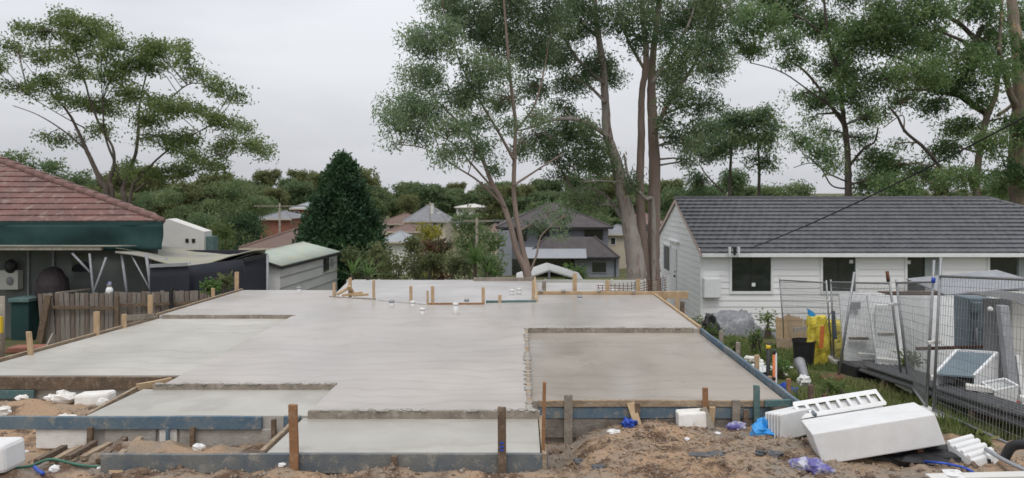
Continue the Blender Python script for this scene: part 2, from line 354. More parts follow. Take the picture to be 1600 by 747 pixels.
pour('porch_floor', [(-2.44, 7.11), (.18, 7.11), (.18, 8.196), (-2.41, 8.196)], -.08, M['conc_left'], -.7)
pour('rear_floor', [(.296, 16.41), (.35, 21.1), (-4.9, 21.1), (-4.604, 18.41), (-4.353, 17.31), (-2.05, 16.03)], -.07, M['conc_far'], -2.6)
pour('rear_corner_floor', [(.36, 17.68), (2.78, 17.68), (2.3, 21.0), (.41, 21.0)], -.13, M['conc_far'], -2.6)

def board(name, p, q, t, z0, z1, m, label, cat='form board', group=None, wob=.004, n=None, bevel=.004):
    # a sawn board standing on edge from p to q, slightly wavy
    p, q = Vector(p), Vector(q); d = q - p; L = d.length; n = n or max(2, int(L / .35)); sd_ = Vector((d.y, -d.x)).normalized()
    b = MB(); rows = []
    for i in range(n + 1):
        c = p + d * i / n; w1 = random.uniform(-wob, wob); w2 = random.uniform(-wob, wob)
        k = len(b.v); a = c + sd_ * (t / 2 + w1); e = c - sd_ * (t / 2 - w1)
        b.v += [Vector((a.x, a.y, z0)), Vector((e.x, e.y, z0)), Vector((e.x, e.y, z1 + w2)), Vector((a.x, a.y, z1 + w2))]; rows.append(k)
    for i in range(n):
        a, c = rows[i], rows[i + 1]
        for k in range(4): b.f.append((a + k, a + (k + 1) % 4, c + (k + 1) % 4, c + k))
    a = rows[0]; b.f.append((a + 3, a + 2, a + 1, a)); a = rows[-1]; b.f.append((a, a + 1, a + 2, a + 3))
    o = b.build(name, m, bevel=bevel); return tag(o, label, cat, group)
def splash(o, p, q, z, n, t):          # cement dribbled along the top of a board
    p, q = Vector(p), Vector(q); b = MB()
    for i in range(n):
        c = p.lerp(q, random.random()); s = random.uniform(.02, .07)
        b.ball((c.x, c.y + random.uniform(-t, t) * .4, z), (s, random.uniform(.25, .5) * t, random.uniform(.006, .02)), 7, 4, .15)
    b.build('cement_crust', M['cement'], o, smooth=True, kind='stuff')

o = board('step_board', (.1, 13.175), (3.05, 13.175), .045, -.1, .012, M['greywood'], 'cement smeared step board along the back of the wet garage recess'); splash(o, (.1, 13.17), (3.05, 13.17), .012, 46, .05)
o = board('step_board', (.085, 8.2), (.085, 13.15), .05, -.1, .016, M['timber'], 'narrow cement crusted board running lengthwise beside the garage recess'); splash(o, (.085, 8.2), (.085, 13.1), .016, 70, .06)
o = board('step_board', (-2.35, 8.175), (.2, 8.175), .05, -.1, .008, M['greywood'], 'cement smeared step board along the back of the front porch'); splash(o, (-2.3, 8.17), (.2, 8.17), .012, 40, .06)
o = board('step_board', (-4.62, 9.315), (-2.33, 9.315), .045, -.08, .008, M['greywood'], 'cement smeared step board behind the small lowered floor left of the porch'); splash(o, (-4.6, 9.31), (-2.35, 9.31), .012, 40, .05)
o = board('step_board', (-7.05, 14.575), (-4.45, 14.575), .045, -.08, .012, M['greywood'], 'long step board across the back of the pale side floor')
board('form_board', (-4.9, 9.45), (-4.86, 8.3), .045, -.3, -.06, M['timber'], 'short timber form board slanting beside the small lowered floor')
board('form_board', (-4.6, 9.75), (-4.88, 9.42), .05, -.1, -.02, M['pegpale'], 'short pale board end poking out beside the side floor corner')
board('form_board', (-9.5, 8.18), (-2.86, 8.18), .05, -.195, -.055, M['blueboard'], 'long faded blue form board in front of the small lowered floor', wob=.006)
board('form_board', (-2.62, 8.19), (-2.44, 8.19), .045, -.2, -.055, M['blueboard'], 'short dark blue board end behind the orange porch peg')
board('form_board', (-2.47, 8.15), (-2.49, 7.11), .045, -.3, -.06, M['timber'], 'timber form board along the slanting end of the porch')
board('form_board', (-4.0, 7.07), (.25, 7.07), .045, -.26, -.08, M['greyblue'], 'long mud stained grey blue form board along the front of the porch', wob=.005)
board('form_board', (.215, 7.04), (.215, 8.25), .045, -.42, -.07, M['timber'], 'cement crusted form board at the right end of the porch')
board('form_board', (.2, 8.81), (3.0, 8.81), .05, -.13, -.055, M['timber'], 'brown timber rail on top of the garage front formwork', wob=.008)
board('form_board', (.2, 8.815), (2.95, 8.815), .036, -.27, -.134, M['blueboard'], 'bright blue form board under the brown rail at the garage front')
board('form_board', (.2, 8.825), (2.95, 8.825), .04, -.5, -.275, mat('muddy_cement_board', (.25, .225, .195), (.14, .115, .095), 5, .9, .5, 40), 'cement splattered lower board under the blue one at the garage front', wob=.012)
board('form_board', (2.86, 8.74), (3.17, 8.74), .045, -.11, -.03, M['teal'], 'short teal board nailed to the teal post at the slab corner')
board('form_board', (3.2, 8.1), (3.19, 13.2), .045, -.32, .005, M['blueboard'], 'long blue form board along the outer edge of the garage recess', wob=.006)
board('form_board', (3.18, 13.24), (3.15, 17.7), .05, -.25, .035, M['pegpale'], 'pale pine form board along the rear outer edge of the slab')
board('form_board', (.33, 17.62), (3.95, 17.6), .05, -.1, .075, M['pegpale'], 'pale pine form board across the back of the main floor')
board('form_board', (-7.76, 10.0), (-7.2, 14.6), .05, -.35, -.02, M['timber'], 'weathered form board along the outer edge of the pale side floor')
board('form_board', (-7.19, 14.62), (-6.97, 18.5), .05, -.3, .03, M['timber'], 'weathered form board running back past the paling fence')
board('form_board', (-9.5, 10.0), (-4.56, 10.02), .05, -.24, -.075, M['darkwood'], 'brown form board across the front of the pale side floor')
board('form_board', (-9.5, 9.97), (-6.55, 9.98), .04, -.36, -.25, M['teal'], 'teal lower board under the brown one at the side floor')
board('form_board', (-2.02, 16.0), (-.82, 16.02), .05, -.1, .04, M['peg'], 'orange timber board between the rear pegs on the slab')
board('form_board', (-.78, 16.3), (.32, 16.36), .05, -.1, .045, M['teal'], 'teal board lying along the rear step of the slab')
board('form_board', (.33, 16.4), (.37, 20.8), .05, -.1, .06, M['pegpale'], 'pale board running back beside the rear floor')
board('form_board', (-4.45, 17.2), (-3.3, 16.75), .05, -.1, .02, M['greywood'], 'grey board at the rear left step of the slab')
board('form_board', (-2.05, 15.98), (-3.2, 16.6), .04, -.1, .012, M['cement'], 'thin cement coated board along the rear slanting step')
board('form_board', (-1.35, 20.9), (.32, 20.9), .05, -.1, .03, M['greywood'], 'grey board along the far edge of the rear floor')
# timber heap on the slab's rear left
for i, (a, b_) in enumerate([((527, 460), (548, 448)), ((535, 462), (566, 457)), ((552, 462), (575, 460)), ((545, 447), (552, 462))]):
    p = P(*a, 17.2); q = P(*b_, 17.4); p.z = max(p.z, .03); q.z = max(q.z, .03)
    tag(MB().bar(p, q, .09, .05).build('timber_offcut', M['pegpale'], bevel=.004), ['long offcut propped against the split peg on the slab', 'flat offcut at the foot of the split peg on the slab', 'short offcut beside the heap on the rear slab', 'steep offcut leaning on the split peg on the slab'][i], 'timber offcut', 'timber offcuts heaped on the rear slab')

def peg(x, ytop, w, D, m, label, tilt=0, t=None, base=None, group='timber pegs round the slab', name='timber_peg', cat='peg'):
    X = XW(x, D); s = D / F; wd = w * s; zt = ZW(ytop, D); zb = (g(X, D) - .08) if base is None else base
    t = t or min(wd, .045); b = MB(); dx = tilt * s; pts = []
    n = 4
    for i in range(n + 1):
        k = i / n; cx = X + dx * (1 - k) + random.uniform(-.002, .002); z = zb + (zt - zb) * k
        q = len(b.v); j = random.uniform(-.006, .006) if i == n else 0
        b.v += [Vector((cx - wd / 2, D - t / 2, z)), Vector((cx + wd / 2, D - t / 2, z + j)), Vector((cx + wd / 2, D + t / 2, z + j)), Vector((cx - wd / 2, D + t / 2, z))]; pts.append(q)
    for i in range(n):
        a, c = pts[i], pts[i + 1]
        for k in range(4): b.f.append((a + k, a + (k + 1) % 4, c + (k + 1) % 4, c + k))
    b.f.append((pts[0] + 3, pts[0] + 2, pts[0] + 1, pts[0])); b.f.append(tuple(pts[-1] + k for k in range(4)))
    return tag(b.build(name, m, bevel=.003), label, cat, group)
peg(458, 632, 13, 7.0, M['peg'], 'tall orange peg near the slanting end of the porch form', tilt=2)
pg = peg(784, 636, 13, 7.0, M['darkwood'], 'tall dark brown peg with blue paint marks at the porch front', tilt=1)
bp_ = MB()
for yy in (691, 697, 702): bp_.box(XW(781, 6.97), XW(787, 6.97), 6.972, 6.975, ZW(yy + 3, 6.97), ZW(yy, 6.97))
bp_.build('paint_mark', M['blue'], pg)
peg(851, 597, 5.5, 7.15, M['peg'], 'thin tall stake at the right corner of the porch', tilt=-3)
peg(616, 712, 9, 7.0, M['darkwood'], 'stubby dark peg halfway along the porch form')
peg(888, 617, 13, 8.755, M['greywood'], 'wide grey peg at the start of the garage front formwork')
peg(1102, 606, 8, 8.755, M['peg'], 'tall orange peg in front of the garage formwork')
peg(1113, 636, 9, 8.70, M['pegpale'], 'tilted pale peg braced beside the tall orange peg', tilt=-3)
peg(1150, 625, 12, 8.755, M['greywood'], 'wide grey peg right of the small foam block')
peg(1166, 640, 8, 8.70, M['darkwood'], 'short brown peg beside the wide grey peg', tilt=-2)
peg(1182, 602, 9, 8.755, M['teal'], 'teal painted post at the front corner of the slab')
peg(996, 630, 8, 8.70, M['darkwood'], 'short dark peg behind the diagonal brace board')
tag(MB().bar((XW(985, 8.75), 8.75, ZW(629, 8.75)), (XW(1000, 8.6), 8.6, ZW(670, 8.7)), .09, .03, (0, 1, 0)).build('timber_brace', M['pegpale'], bevel=.003), 'pale diagonal brace board leaning on the blue garage form', 'brace')
tag(MB().bar((XW(1098, 8.66), 8.66, ZW(632, 8.8)), (XW(1112, 8.55), 8.55, ZW(668, 8.62)), .08, .03, (0, 1, 0)).build('timber_brace', M['greywood'], bevel=.003), 'grey split brace board leaning between the orange and pale pegs', 'brace')
for x, yt, w_, D, mm, lb in [(1127, 517, 6, 12.2, 'greywood', 'grey green peg outside the slab edge near the tarpaulin'), (1153, 535, 6, 11.2, 'greywood', 'grey peg outside the slab edge next to the white sheet'), (1182.5, 555, 6.5, 10.4, 'pegpale', 'pale peg outside the slab edge beside the black and yellow post'), (1203, 588, 6, 9.9, 'pegpale', 'short peg between the black and the orange striped posts'), (1232, 592, 6, 9.25, 'peg', 'brown peg near the blue offcuts beside the slab'), (1267, 601, 8, 9.0, 'darkwood', 'dark brown peg outside the slab corner near the foam grid'), (1288, 616, 6, 9.0, 'rust', 'rusty short peg near the fence and the foam grid')]:
    peg(x, yt, w_, D, M[mm], lb)
for x, yt, D, lb, mm in [(1038, 457, 17.9, 'short pine peg behind the rear corner board', 'pegpale'), (1058, 456, 16.7, 'orange pine peg outside the rear slab corner', 'pegpale'), (1066, 471, 16.0, 'dark stub peg near the weatherboard wall', 'darkwood'), (949, 438, 18.0, 'wide pine peg beside the wire mesh roll behind the slab', 'pegpale'), (997, 436, 17.9, 'pine peg in front of the gum trunks', 'pegpale'), (1023, 439, 17.9, 'greenish pine peg near the cottage side door', 'greywood'), (898, 427, 17.8, 'tallest pine peg on the rear board below the canopy', 'pegpale'), (850, 440, 18.3, 'grey pine peg beside the rear corner floor', 'greywood')]:
    peg(x, yt, 6.5, D, M[mm], lb)
for x, yt, D, lb, w_ in [(522, 442, 17.3, 'slim pine peg at the rear left step', 4), (547, 434, 17.4, 'split top pine peg amid the offcut heap', 5), (584, 438, 17.1, 'slim pine peg right of the offcut heap', 4), (642, 447, 16.55, 'pine peg standing alone on the rear step', 4.5), (668, 454, 16.2, 'thin grey peg close beside a taller peg on the rear step', 3), (676, 447, 16.2, 'tall peg above the orange timber board', 5), (755, 449, 16.1, 'pine peg where orange and teal boards meet', 5), (781, 461, 16.3, 'short stub peg behind the teal rear board', 5), (833, 440, 16.5, 'slim pine peg at the corner of the teal rear board', 4)]:
    peg(x, yt, w_, D, M['pegpale'], lb, base=-.06)
for x, yt, D, lb, w_, tl in [(235, 461, 14.7, 'orange pine peg at the side floor step by the palings', 7, 0), (151, 487, 12.9, 'wide pine peg outside the side floor in front of the palings', 8, 0), (194, 491, 13.6, 'short pine peg with a cross rail by the palings', 7, 0), (333, 450, 17.2, 'short pine peg near the green plants by the shade cloth', 5, 0), (370, 425, 18.5, 'tall pine peg at the rear left slab corner', 6, 0), (45, 518, 11.3, 'orange pine peg leaning outside the side floor', 7, 11)]:
    peg(x, yt, w_, D, M['pegpale'], lb, tilt=tl)
tag(MB().bar(P(196, 497, 13.7), P(240, 494, 14.5), .03, .1).build('timber_rail', M['greywood'], bevel=.003), 'grey rail nailed between two pegs beside the palings', 'timber rail')
tag(MB().bar((-7.95, 11.9, g(-7.95, 11.9) + .05), (-7.93, 12.6, -.0), .12, .03, (1, 0, 0)).build('timber_offcut', M['greywood'], bevel=.003), 'grey offcut leaning against the side form below the palings', 'timber offcut')
o = thing('marker_post', 'black post with a yellow cap band beside the slab edge', 'marker post', (XW(1199, 9.95), 9.95, g(3.3, 9.95)))
X = XW(1199, 9.95); MB().tube([(X - .01, 9.95, g(X, 9.95) - .1), (X + .02, 9.95, ZW(536, 9.95))], .028, 10).build('shaft', M['black'], o, smooth=True)
MB().tube([(X + .012, 9.95, ZW(545, 9.95)), (X + .016, 9.95, ZW(539, 9.95))], .031, 10).build('yellow_band', M['yel'], o, smooth=True)
X = XW(1210, 9.75); o = thing('marker_post', 'orange and white striped post with black tape bands beside the slab edge', 'marker post', (X, 9.75, g(X, 9.75)))
MB().tube([(X, 9.75, g(X, 9.75) - .1), (X, 9.75, ZW(547, 9.75))], .024, 10).build('shaft', M['orange'], o, smooth=True)
MB().box(X + .004, X + .026, 9.724, 9.74, g(X, 9.75), ZW(551, 9.75)).build('white_strip', M['white'], o)
for a, c in ((547, 553), (589, 593)): MB().tube([(X, 9.75, ZW(c, 9.75)), (X, 9.75, ZW(a, 9.75) + .003)], .028, 10).build('tape_band', M['black'], o, smooth=True)
# pipe stubs through the slab
for x, y0, y1, D, lb in [(612, 470, 477, 15.9, 'short grey pipe stub behind the paired stubs on the slab'), (645, 471, 478, 15.8, 'short pipe stub level with the lone pine peg'), (660, 482, 491, 14.75, 'pipe stub wrapped in pale tape nearer the front'), (712, 474, 492, 14.7, 'taller white pipe stub near the orange timber board'), (729, 470, 476, 16.35, 'tiny dark pipe stub just beyond the orange board'), (467, 449, 455, 18.1, 'grey pipe stub alone near the rear left edge'), (800, 453, 459, 18.0, 'squat pipe stub on the pale rear floor'), (811, 451, 459, 18.1, 'fatter pipe stub on the pale rear floor'), (906, 464, 469, 16.9, 'small dark pipe stub behind the garage recess')]:
    X = XW(x, D); zt = ZW(y0, D); o = thing('pipe_stub', lb, 'pipe', (X, D, 0), 'pipe stubs in the slab')
    zt = max(zt, .06); MB().tube([(X, D, -.09), (X, D, zt)], .05, 14).build('pipe', M['pvc'], o, smooth=True)
    MB().tube([(X, D, zt - .035), (X, D, zt + .012)], .058, 14).build('cap', M['greymetal' if 'grey' in lb or 'dark' in lb else 'pvc'], o, smooth=True)
def lump(name, c, r, m, label, cat, group=None, jit=.18, nu=12, nv=8):
    return tag(MB().ball(c, r, nu, nv, jit).build(name, m, smooth=False, bevel=0), label, cat, group)
for x, y, D in [(880, 456, 17.6), (936, 456, 17.6), (990, 460, 17.5), (845, 456, 17.6)]:
    p = P(x, y, D); lump('cement_lump', (p.x, p.y, .085), (.06, .045, .035), M['cement'], 'small cement lump on the rear pine board', 'cement lump', 'cement lumps on the rear board')

# ------------------------------------------------------------------ foam waffle pods and site rubbish
def pod(o, a, b_, c, label, ribs=0, m='foam'):
    t = tag(MB().hexa(o, a, b_, c).build('foam_block', M[m], bevel=.014), label, 'foam block'); return t
A = P(1268, 678, 7.1); B = P(1461, 647, 7.25); Dk = P(1251, 656, 7.75); Bt = P(1286, 727, 7.1)
bb = MB(); e1, e2, e3 = B - A, Dk - A, Bt - A
bb.hexa(A + e3, e1, e2, -e3); big = tag(bb.build('foam_block', M['foam'], bevel=.012), 'big smooth white foam block tipped on the soil by the fence', 'foam block')
# the open grid block behind it
o0 = P(1252, 655, 8.05); a = P(1385, 633, 8.35) - o0; c = Vector((-.03, .17, .105)); b2 = Vector((.12, .42, -.04))
gr = thing('foam_block', 'white foam block on edge showing a grid of open cells', 'foam block', o0)
m_ = MB(); n = 8
m_.hexa(o0, a, Vector((.02, .03, .02)), c * .18); m_.hexa(o0 + c * .86, a, Vector((.02, .05, .02)), c * .16)
m_.build('rail', M['foam'], gr, bevel=.006)
for k in range(n + 1):
    MB().hexa(o0 + a * (k / n * .975) + c * .15, a * .03, Vector((.015, .045, .015)), c * .74).build('rib', M['foam'], gr, bevel=.004)
nrm_ = c.cross(a).normalized(); nrm_ = -nrm_ if nrm_.z > 0 else nrm_
MB().hexa(o0 + nrm_ * .05, a, c, nrm_ * .16).build('body', M['foam'], gr, bevel=.01)
# ribbed block at the left
o0 = P(1195, 685, 8.05); a = P(1223, 690, 7.8) - o0; up = Vector((0, 0.0, .285)); bk = P(1259, 690, 7.95) - P(1223, 690, 7.8)
rb = thing('foam_block', 'white foam block with ribbed end beside the bright blue film', 'foam block', o0)
MB().hexa(o0, a, bk + Vector((.15, .25, 0)), up).build('body', M['foam'], rb, bevel=.01)
for k in range(6): MB().hexa(o0 + a * (.04 + k * .165) + Vector((-.012, -.02, 0)), a * .09, Vector((.02, .03, 0)), up * .97).build('rib', M['foam'], rb, bevel=.004)
# broken one on the right, leaning
o0 = P(1478, 690, 7.3); q1 = P(1521, 720, 7.0) - o0
bk = thing('foam_block', 'broken white foam block with scalloped top lying against the fence', 'foam block', o0)
e2 = P(1505, 682, 7.55) - P(1478, 690, 7.3) + Vector((.1, 0.05, 0)); dn = Vector((.02, -.03, -.19))
MB().hexa(o0 + dn, q1 + Vector((0, 0, 0)), e2, -dn).build('body', M['foam'], bk, bevel=.012)
for k in range(4):
    MB().hexa(o0 + q1 * (.06 + .24 * k) + Vector((0, 0, -.005)), q1 * .12, e2, -dn * .16).build('ridge', M['foam'], bk, bevel=.01)
# small cube by the form
tag(MB().hexa((XW(1059, 8.6), 8.52, ZW(669, 8.6)), (.33, .03, .012), (0, .2, 0), (0, .04, .175)).build('foam_block', M['foamdirty'], bevel=.02), 'small chipped foam block leaning on the blue garage form', 'foam block')
# foam at the left
p = P(0, 720, 7.0); tag(MB().hexa((p.x - .35, 6.85, g(p.x, 6.9) - .02), (.48, .02, 0), (0.02, .3, 0), (-.03, 0.02, .26)).build('foam_block', M['foam'], bevel=.04), 'white foam block with rounded edges at the bare soil beside the green hose', 'foam block')
tag(MB().hexa((XW(118, 9.5), 9.45, g(XW(118, 9.5) + .2, 9.5) - .03), (.42, .03, .02), (.02, .2, 0), (-.02, .03, .16)).build('foam_block', M['foamdirty'], bevel=.035), 'broken foam block on the ground below the side floor', 'foam block')
def scrap(x, y, D, w, h, m, label, cat='foam scrap', group='foam scraps on the soil', rise=0, name='foam_scrap'):
    X = XW(x, D); s = D / F; z = g(X, D) + h * s * .35 + rise
    return lump(name, (X, D, z), (w * s / 2, max(w * s / 2.6, .03), h * s / 2), M[m], label, cat, group, .28, 9, 6)
for x, y, D, w_, h_, lb in [(100, 612, 9.55, 34, 22, 'crumbled foam heap against the broken foam block'), (80, 615, 9.6, 20, 12, 'thin foam scrap at the end of the crumbled heap'), (36, 617, 9.6, 20, 8, 'flat foam scrap under the teal lower board'), (5, 633, 9.1, 24, 16, 'foam crumbs at the soil above the blue board end'), (160, 624, 9.3, 20, 16, 'round foam lump beside the lowered floor board'), (103, 642, 8.95, 30, 11, 'long foam chunk just behind the long blue board')]:
    scrap(x, y, D, w_, h_, 'foamdirty', lb)
for x, y, D, w_, h_, lb in [(20, 690, 7.9, 40, 12, 'long curved foam strip in front of the long blue board'), (15, 673, 8.15, 10, 10, 'small foam ball under the long blue board'), (311, 690, 7.85, 19, 12, 'white foam lump beside the plank ends'), (155, 719, 7.25, 10, 7, 'tiny foam crumb near the leaning plank'), (192, 714, 7.2, 20, 10, 'white plastic scrap on the tip of the leaning plank'), (85, 740, 6.85, 16, 12, 'tapered foam piece near the blue pipe'), (440, 742, 6.95, 12, 6, 'pale crumb at the foot of the orange porch peg'), (960, 676, 8.5, 22, 6, 'flat foam flake in front of the garage form'), (1074, 682, 8.2, 8, 5, 'tiny white flake on the brown soil'), (1122, 674, 8.4, 10, 4, 'thin white flake near the small foam block'), (755, 730, 7.12, 16, 7, 'white scrap on the orange soil at the dark peg'), (1490, 744, 6.7, 40, 14, 'crumpled clear film under the broken foam block')]:
    scrap(x, y, D, w_, h_, 'foam', lb)
# plank ends, pallets, hoses at the left
for k in range(6):
    x = 62 + k * 24
    p = Vector((XW(x, 7.55), 7.5, g(XW(x, 7.55), 7.5) + .045)); q = Vector((XW(x + 30, 7.9), 8.0, g(XW(x + 30, 7.9), 8.0) + .06))
    tag(MB().bar(p, q, .065, .05).build('pallet_slat', M['timber' if k % 2 else 'darkwood'], bevel=.004), ['first brown slat beside the green hose bend', 'darkened slat second from the green hose bend', 'slat third from the green hose bend on the soil', 'slat fourth from the green hose bend on the soil', 'slat next to last in the row before the blue board', 'last slat of the row at the foam pod side'][k], 'timber slat', 'row of slats on the soil')
for a, b_, mm, lb in [(55, 140, 'foamdirty', 'whitish foam pod side under the blue board'), (162, 243, 'cement', 'rough cement patch under the blue board'), (248, 276, 'foamdirty', 'short foam pod side under the blue board'), (280, 428, 'cement', 'long streaked cement patch under the blue board')]:
    tag(MB().box(XW(a, 8.18), XW(b_, 8.18), 8.185, 8.212, -.42, -.2).build('pod_edge', M[mm], bevel=.012), lb, 'slab edge')
peg(141, 668, 8, 8.12, M['darkwood'], 'dark short peg under the long blue board beside the cement'); peg(301, 668, 7, 8.12, M['darkwood'], 'dark short peg by the white foam lump'); peg(262, 668, 5, 8.12, M['blueboard'], 'narrow blue strip peg under the long blue board'); peg(428, 655, 7, 8.12, M['darkwood'], 'dark peg at the end of the long blue board')
p = P(168, 712, 7.25); q = P(215, 747, 6.75)
tag(MB().bar((p.x, 7.25, g(p.x, 7.25) + .06), (q.x + .1, 6.55, g(q.x + .1, 6.55) + .03), .1, .035).build('plank', M['pegpale'], bevel=.004), 'pale muddy plank lying on the grey soil', 'plank')
def hose(name, pts, r, m, label, cat):
    ps = []
    for i in range(len(pts) - 1):
        for k in range(8):
            t = k / 8; p0 = pts[max(i - 1, 0)]; p1 = pts[i]; p2 = pts[i + 1]; p3 = pts[min(i + 2, len(pts) - 1)]
            ps.append(tuple(.5 * (2 * b1 + (c1 - a1) * t + (2 * a1 - 5 * b1 + 4 * c1 - d1) * t * t + (3 * b1 - a1 - 3 * c1 + d1) * t ** 3) for a1, b1, c1, d1 in zip(p0, p1, p2, p3)))
    ps.append(pts[-1]); return tag(MB().tube(ps, r, 8).build(name, m, smooth=True), label, cat)
def gp(x, D, h=.02): X = XW(x, D); return (X, D, g(X, D) + h)
hose('garden_hose', [gp(15, 7.15, .03), gp(45, 7.3, .05), gp(80, 7.5, .07), gp(130, 7.4, .03), gp(190, 7.3, .04), gp(300, 7.25, .03)], .014, M['greenhose'], 'green hose trailing over the soil before the slats', 'hose')
hose('pipe_offcut', [gp(54, 7.05, .05), gp(60, 6.9, .06), gp(67, 6.7, .06)], .018, M['blue'], 'blue pipe offcut on the grey soil', 'pipe')
tag(MB().hexa(Vector(gp(360, 7.12, -.01)), (.18, .03, .0), (.02, .05, 0), (0, 0, .035)).build('timber_offcut', M['darkwood'], bevel=.004), 'dark wet offcut before the grey blue porch form', 'timber offcut')
# films and plastic
def crumple(name, c, r, m, label, cat, seed=0, n=18):
    b = MB(); random.seed(seed); b.ball(c, r, n, 10, 0)
    for v in b.v:
        d = v - Vector(c); k = 1 + 1.0 * float(fbm(np.array(d.x / max(r) * 2.6 + seed), np.array((d.y + d.z * .8) / max(r) * 2.6), 3, seed)); v.x = c[0] + d.x * k; v.y = c[1] + d.y * k; v.z = c[2] + d.z * max(k, .3)
    return tag(b.build(name, m, smooth=False), label, cat)
X = XW(1195, 8.1); crumple('plastic_film', (X, 8.05, g(X, 8.05) + .05), (.14, .12, .1), M['sky'], 'bright blue crumpled film beside the ribbed foam block', 'plastic film', 4)
X = XW(982, 8.6); crumple('plastic_film', (X, 8.55, g(X, 8.55) + .04), (.08, .06, .06), M['blue'], 'dark blue crumpled film at the foot of the diagonal brace', 'plastic film', 5)
X = XW(1153, 8.5); crumple('plastic_film', (X, 8.5, g(X, 8.5) + .03), (.09, .06, .05), M['lav'], 'purple printed wrapper at the foot of the wide grey peg', 'wrapper', 6)
X = XW(1266, 6.9); crumple('plastic_bag', (X, 6.85, g(X, 6.85) + .05), (.16, .12, .08), M['lav'], 'purple printed bag lying before the big foam block', 'plastic bag', 7)
X = XW(825, 7.1); crumple('plastic_film', (X, 7.12, g(X, 7.12) + .04), (.12, .06, .07), M['black'], 'black film bunched at the right end of the porch form', 'plastic film', 8)
for x, D, w_, h_, lb in [(1208, 7.3, .10, .03, 'flat black film scrap on the soil near the purple bag'), (1238, 7.2, .10, .03, 'black rubber scrap next to the flat film scrap'), (1110, 7.25, .22, .03, 'long black plastic strip on the orange soil'), (1187, 7.2, .05, .04, 'small dark clod of plastic on the soil'), (1116, 7.8, .05, .025, 'dark leaf of plastic on the brown soil'), (905, 7.6, .05, .02, 'grey plastic flake on the dug bank'), (935, 6.95, .06, .02, 'dark plastic flake on the orange soil')]:
    X = XW(x, D); crumple('plastic_scrap', (X, D, g(X, D) + .012), (w_, .05, h_), M['deck'], lb, 'plastic scrap', int(x))
X = XW(1440, 7.35); crumple('plastic_sheet', (X, 7.4, g(X, 7.4) + .03), (.5, .25, .07), M['black'], 'black plastic sheet bunched under the big foam block', 'plastic sheet', 12)
hose('cable', [gp(1440, 7.2, .04), gp(1462, 7.0, .05), gp(1480, 6.95, .03), gp(1505, 6.85, .04), gp(1520, 6.75, .03)], .012, M['blue'], 'blue cable tangled under the broken foam block', 'cable')
X = XW(1440, 7.25); peg(1437, 690, 9, 7.3, M['rust'], 'rusty stake propping up the big foam block')
hose('conduit', [(XW(1540, 7.2), 7.2, ZW(702, 7.2)), (XW(1575, 6.9), 6.9, ZW(722, 6.9)), (XW(1640, 6.6), 6.6, ZW(752, 6.6))], .02, M['greymetal'], 'grey conduit pipe lying beside the broken foam block', 'pipe')
hose('rubber_hose', [(XW(1570, 7.0), 7.0, ZW(715, 7.0)), (XW(1583, 6.95), 6.95, ZW(694, 7)), (XW(1615, 6.8), 6.8, ZW(683, 7))], .045, M['black'], 'thick black rubber hose by the fence foot', 'hose')
p = P(1520, 748, 6.6); tag(MB().hexa((p.x - .35, 6.62, g(p.x, 6.6) + .02), (1.1, .02, .02), (0, .12, 0), (0, 0, .035)).build('plank', M['creamwhite'], bevel=.004), 'pale clean plank at the foot of the rubbish by the fence', 'plank')
# clods and pebbles on the bare soil: uncountable
def scatter(name, n, x0, x1, y0, y1, s0, s1, m, seed):
    r = np.random.default_rng(seed); base = np.array([[1, 0, 0], [-.5, .87, 0], [-.5, -.87, 0], [0, 0, .8], [0, 0, -.5]])
    tri = np.array([[0, 1, 3], [1, 2, 3], [2, 0, 3], [1, 0, 4], [2, 1, 4], [0, 2, 4]])
    X = r.uniform(x0, x1, n); Y = r.uniform(y0, y1, n)
    keep = ~((X > -4.9) & (X < .25) & (Y > 7.22)) & ~((X > -9) & (X < -4.4) & (Y > 9.95)) & ~((X > 0) & (X < 3.25) & (Y > 8.84)) & (fbm(X * 1.3, Y * 1.3, 2, 4) > -.18)
    X, Y = X[keep], Y[keep]; n = len(X); Z = G(X, Y); s = s0 + (s1 - s0) * r.random(n) ** 4
    V = base[None] * s[:, None, None] * r.uniform(.6, 1.4, (n, 5, 3)); a = r.uniform(0, 6.3, n); ca, sa = np.cos(a)[:, None], np.sin(a)[:, None]
    V = np.stack([V[..., 0] * ca - V[..., 1] * sa, V[..., 0] * sa + V[..., 1] * ca, V[..., 2]], -1) + np.stack([X, Y, Z], -1)[:, None]
    T = (tri[None] + (np.arange(n) * 5)[:, None, None]).reshape(-1, 3)
    fin(name, npmesh(name, V.reshape(-1, 3), T), m, (0, 0, 0), kind='stuff')['label'] = 'loose clods and pebbles strewn over the bare soil'
scatter('pebbles', 16000, -8, 5.2, 6.3, 9.9, .006, .035, M['pebble'], 3)
scatter('clods', 2500, -8, 5.2, 6.3, 9.9, .012, .06, mat('dark_clods', (.19, .135, .10), (.12, .085, .065), 6, .95), 4)
# chips of bark and straw
def chips(n, seed):
    r = np.random.default_rng(seed); X = r.normal(1.7, 1.1, n); Y = r.uniform(6.6, 8.75, n); k = (X > .3) & (X < 4.5); X, Y = X[k], Y[k]; n = len(X)
    d = r.normal(size=(n, 3)); d[:, 2] *= .25; d /= np.linalg.norm(d, axis=1)[:, None]; L = r.uniform(.012, .045, n)[:, None]; W = r.uniform(.003, .007, n)[:, None]
    s = np.cross(d, [0, 0, 1.]); p = np.stack([X, Y, G(X, Y) + .012], -1)
    V = np.stack([p - d * L - s * W, p + d * L - s * W, p + d * L + s * W, p - d * L + s * W], 1).reshape(-1, 3)
    fin('bark_chips', npmesh('bark_chips', V, np.arange(n * 4).reshape(-1, 4)), leafmat('chip', [(.16, .09, .05), (.3, .2, .12), (.42, .33, .22)], 0, .9), (0, 0, 0), kind='stuff')['label'] = 'bark chips and straw strewn over the soil heap'
chips(1500, 5)
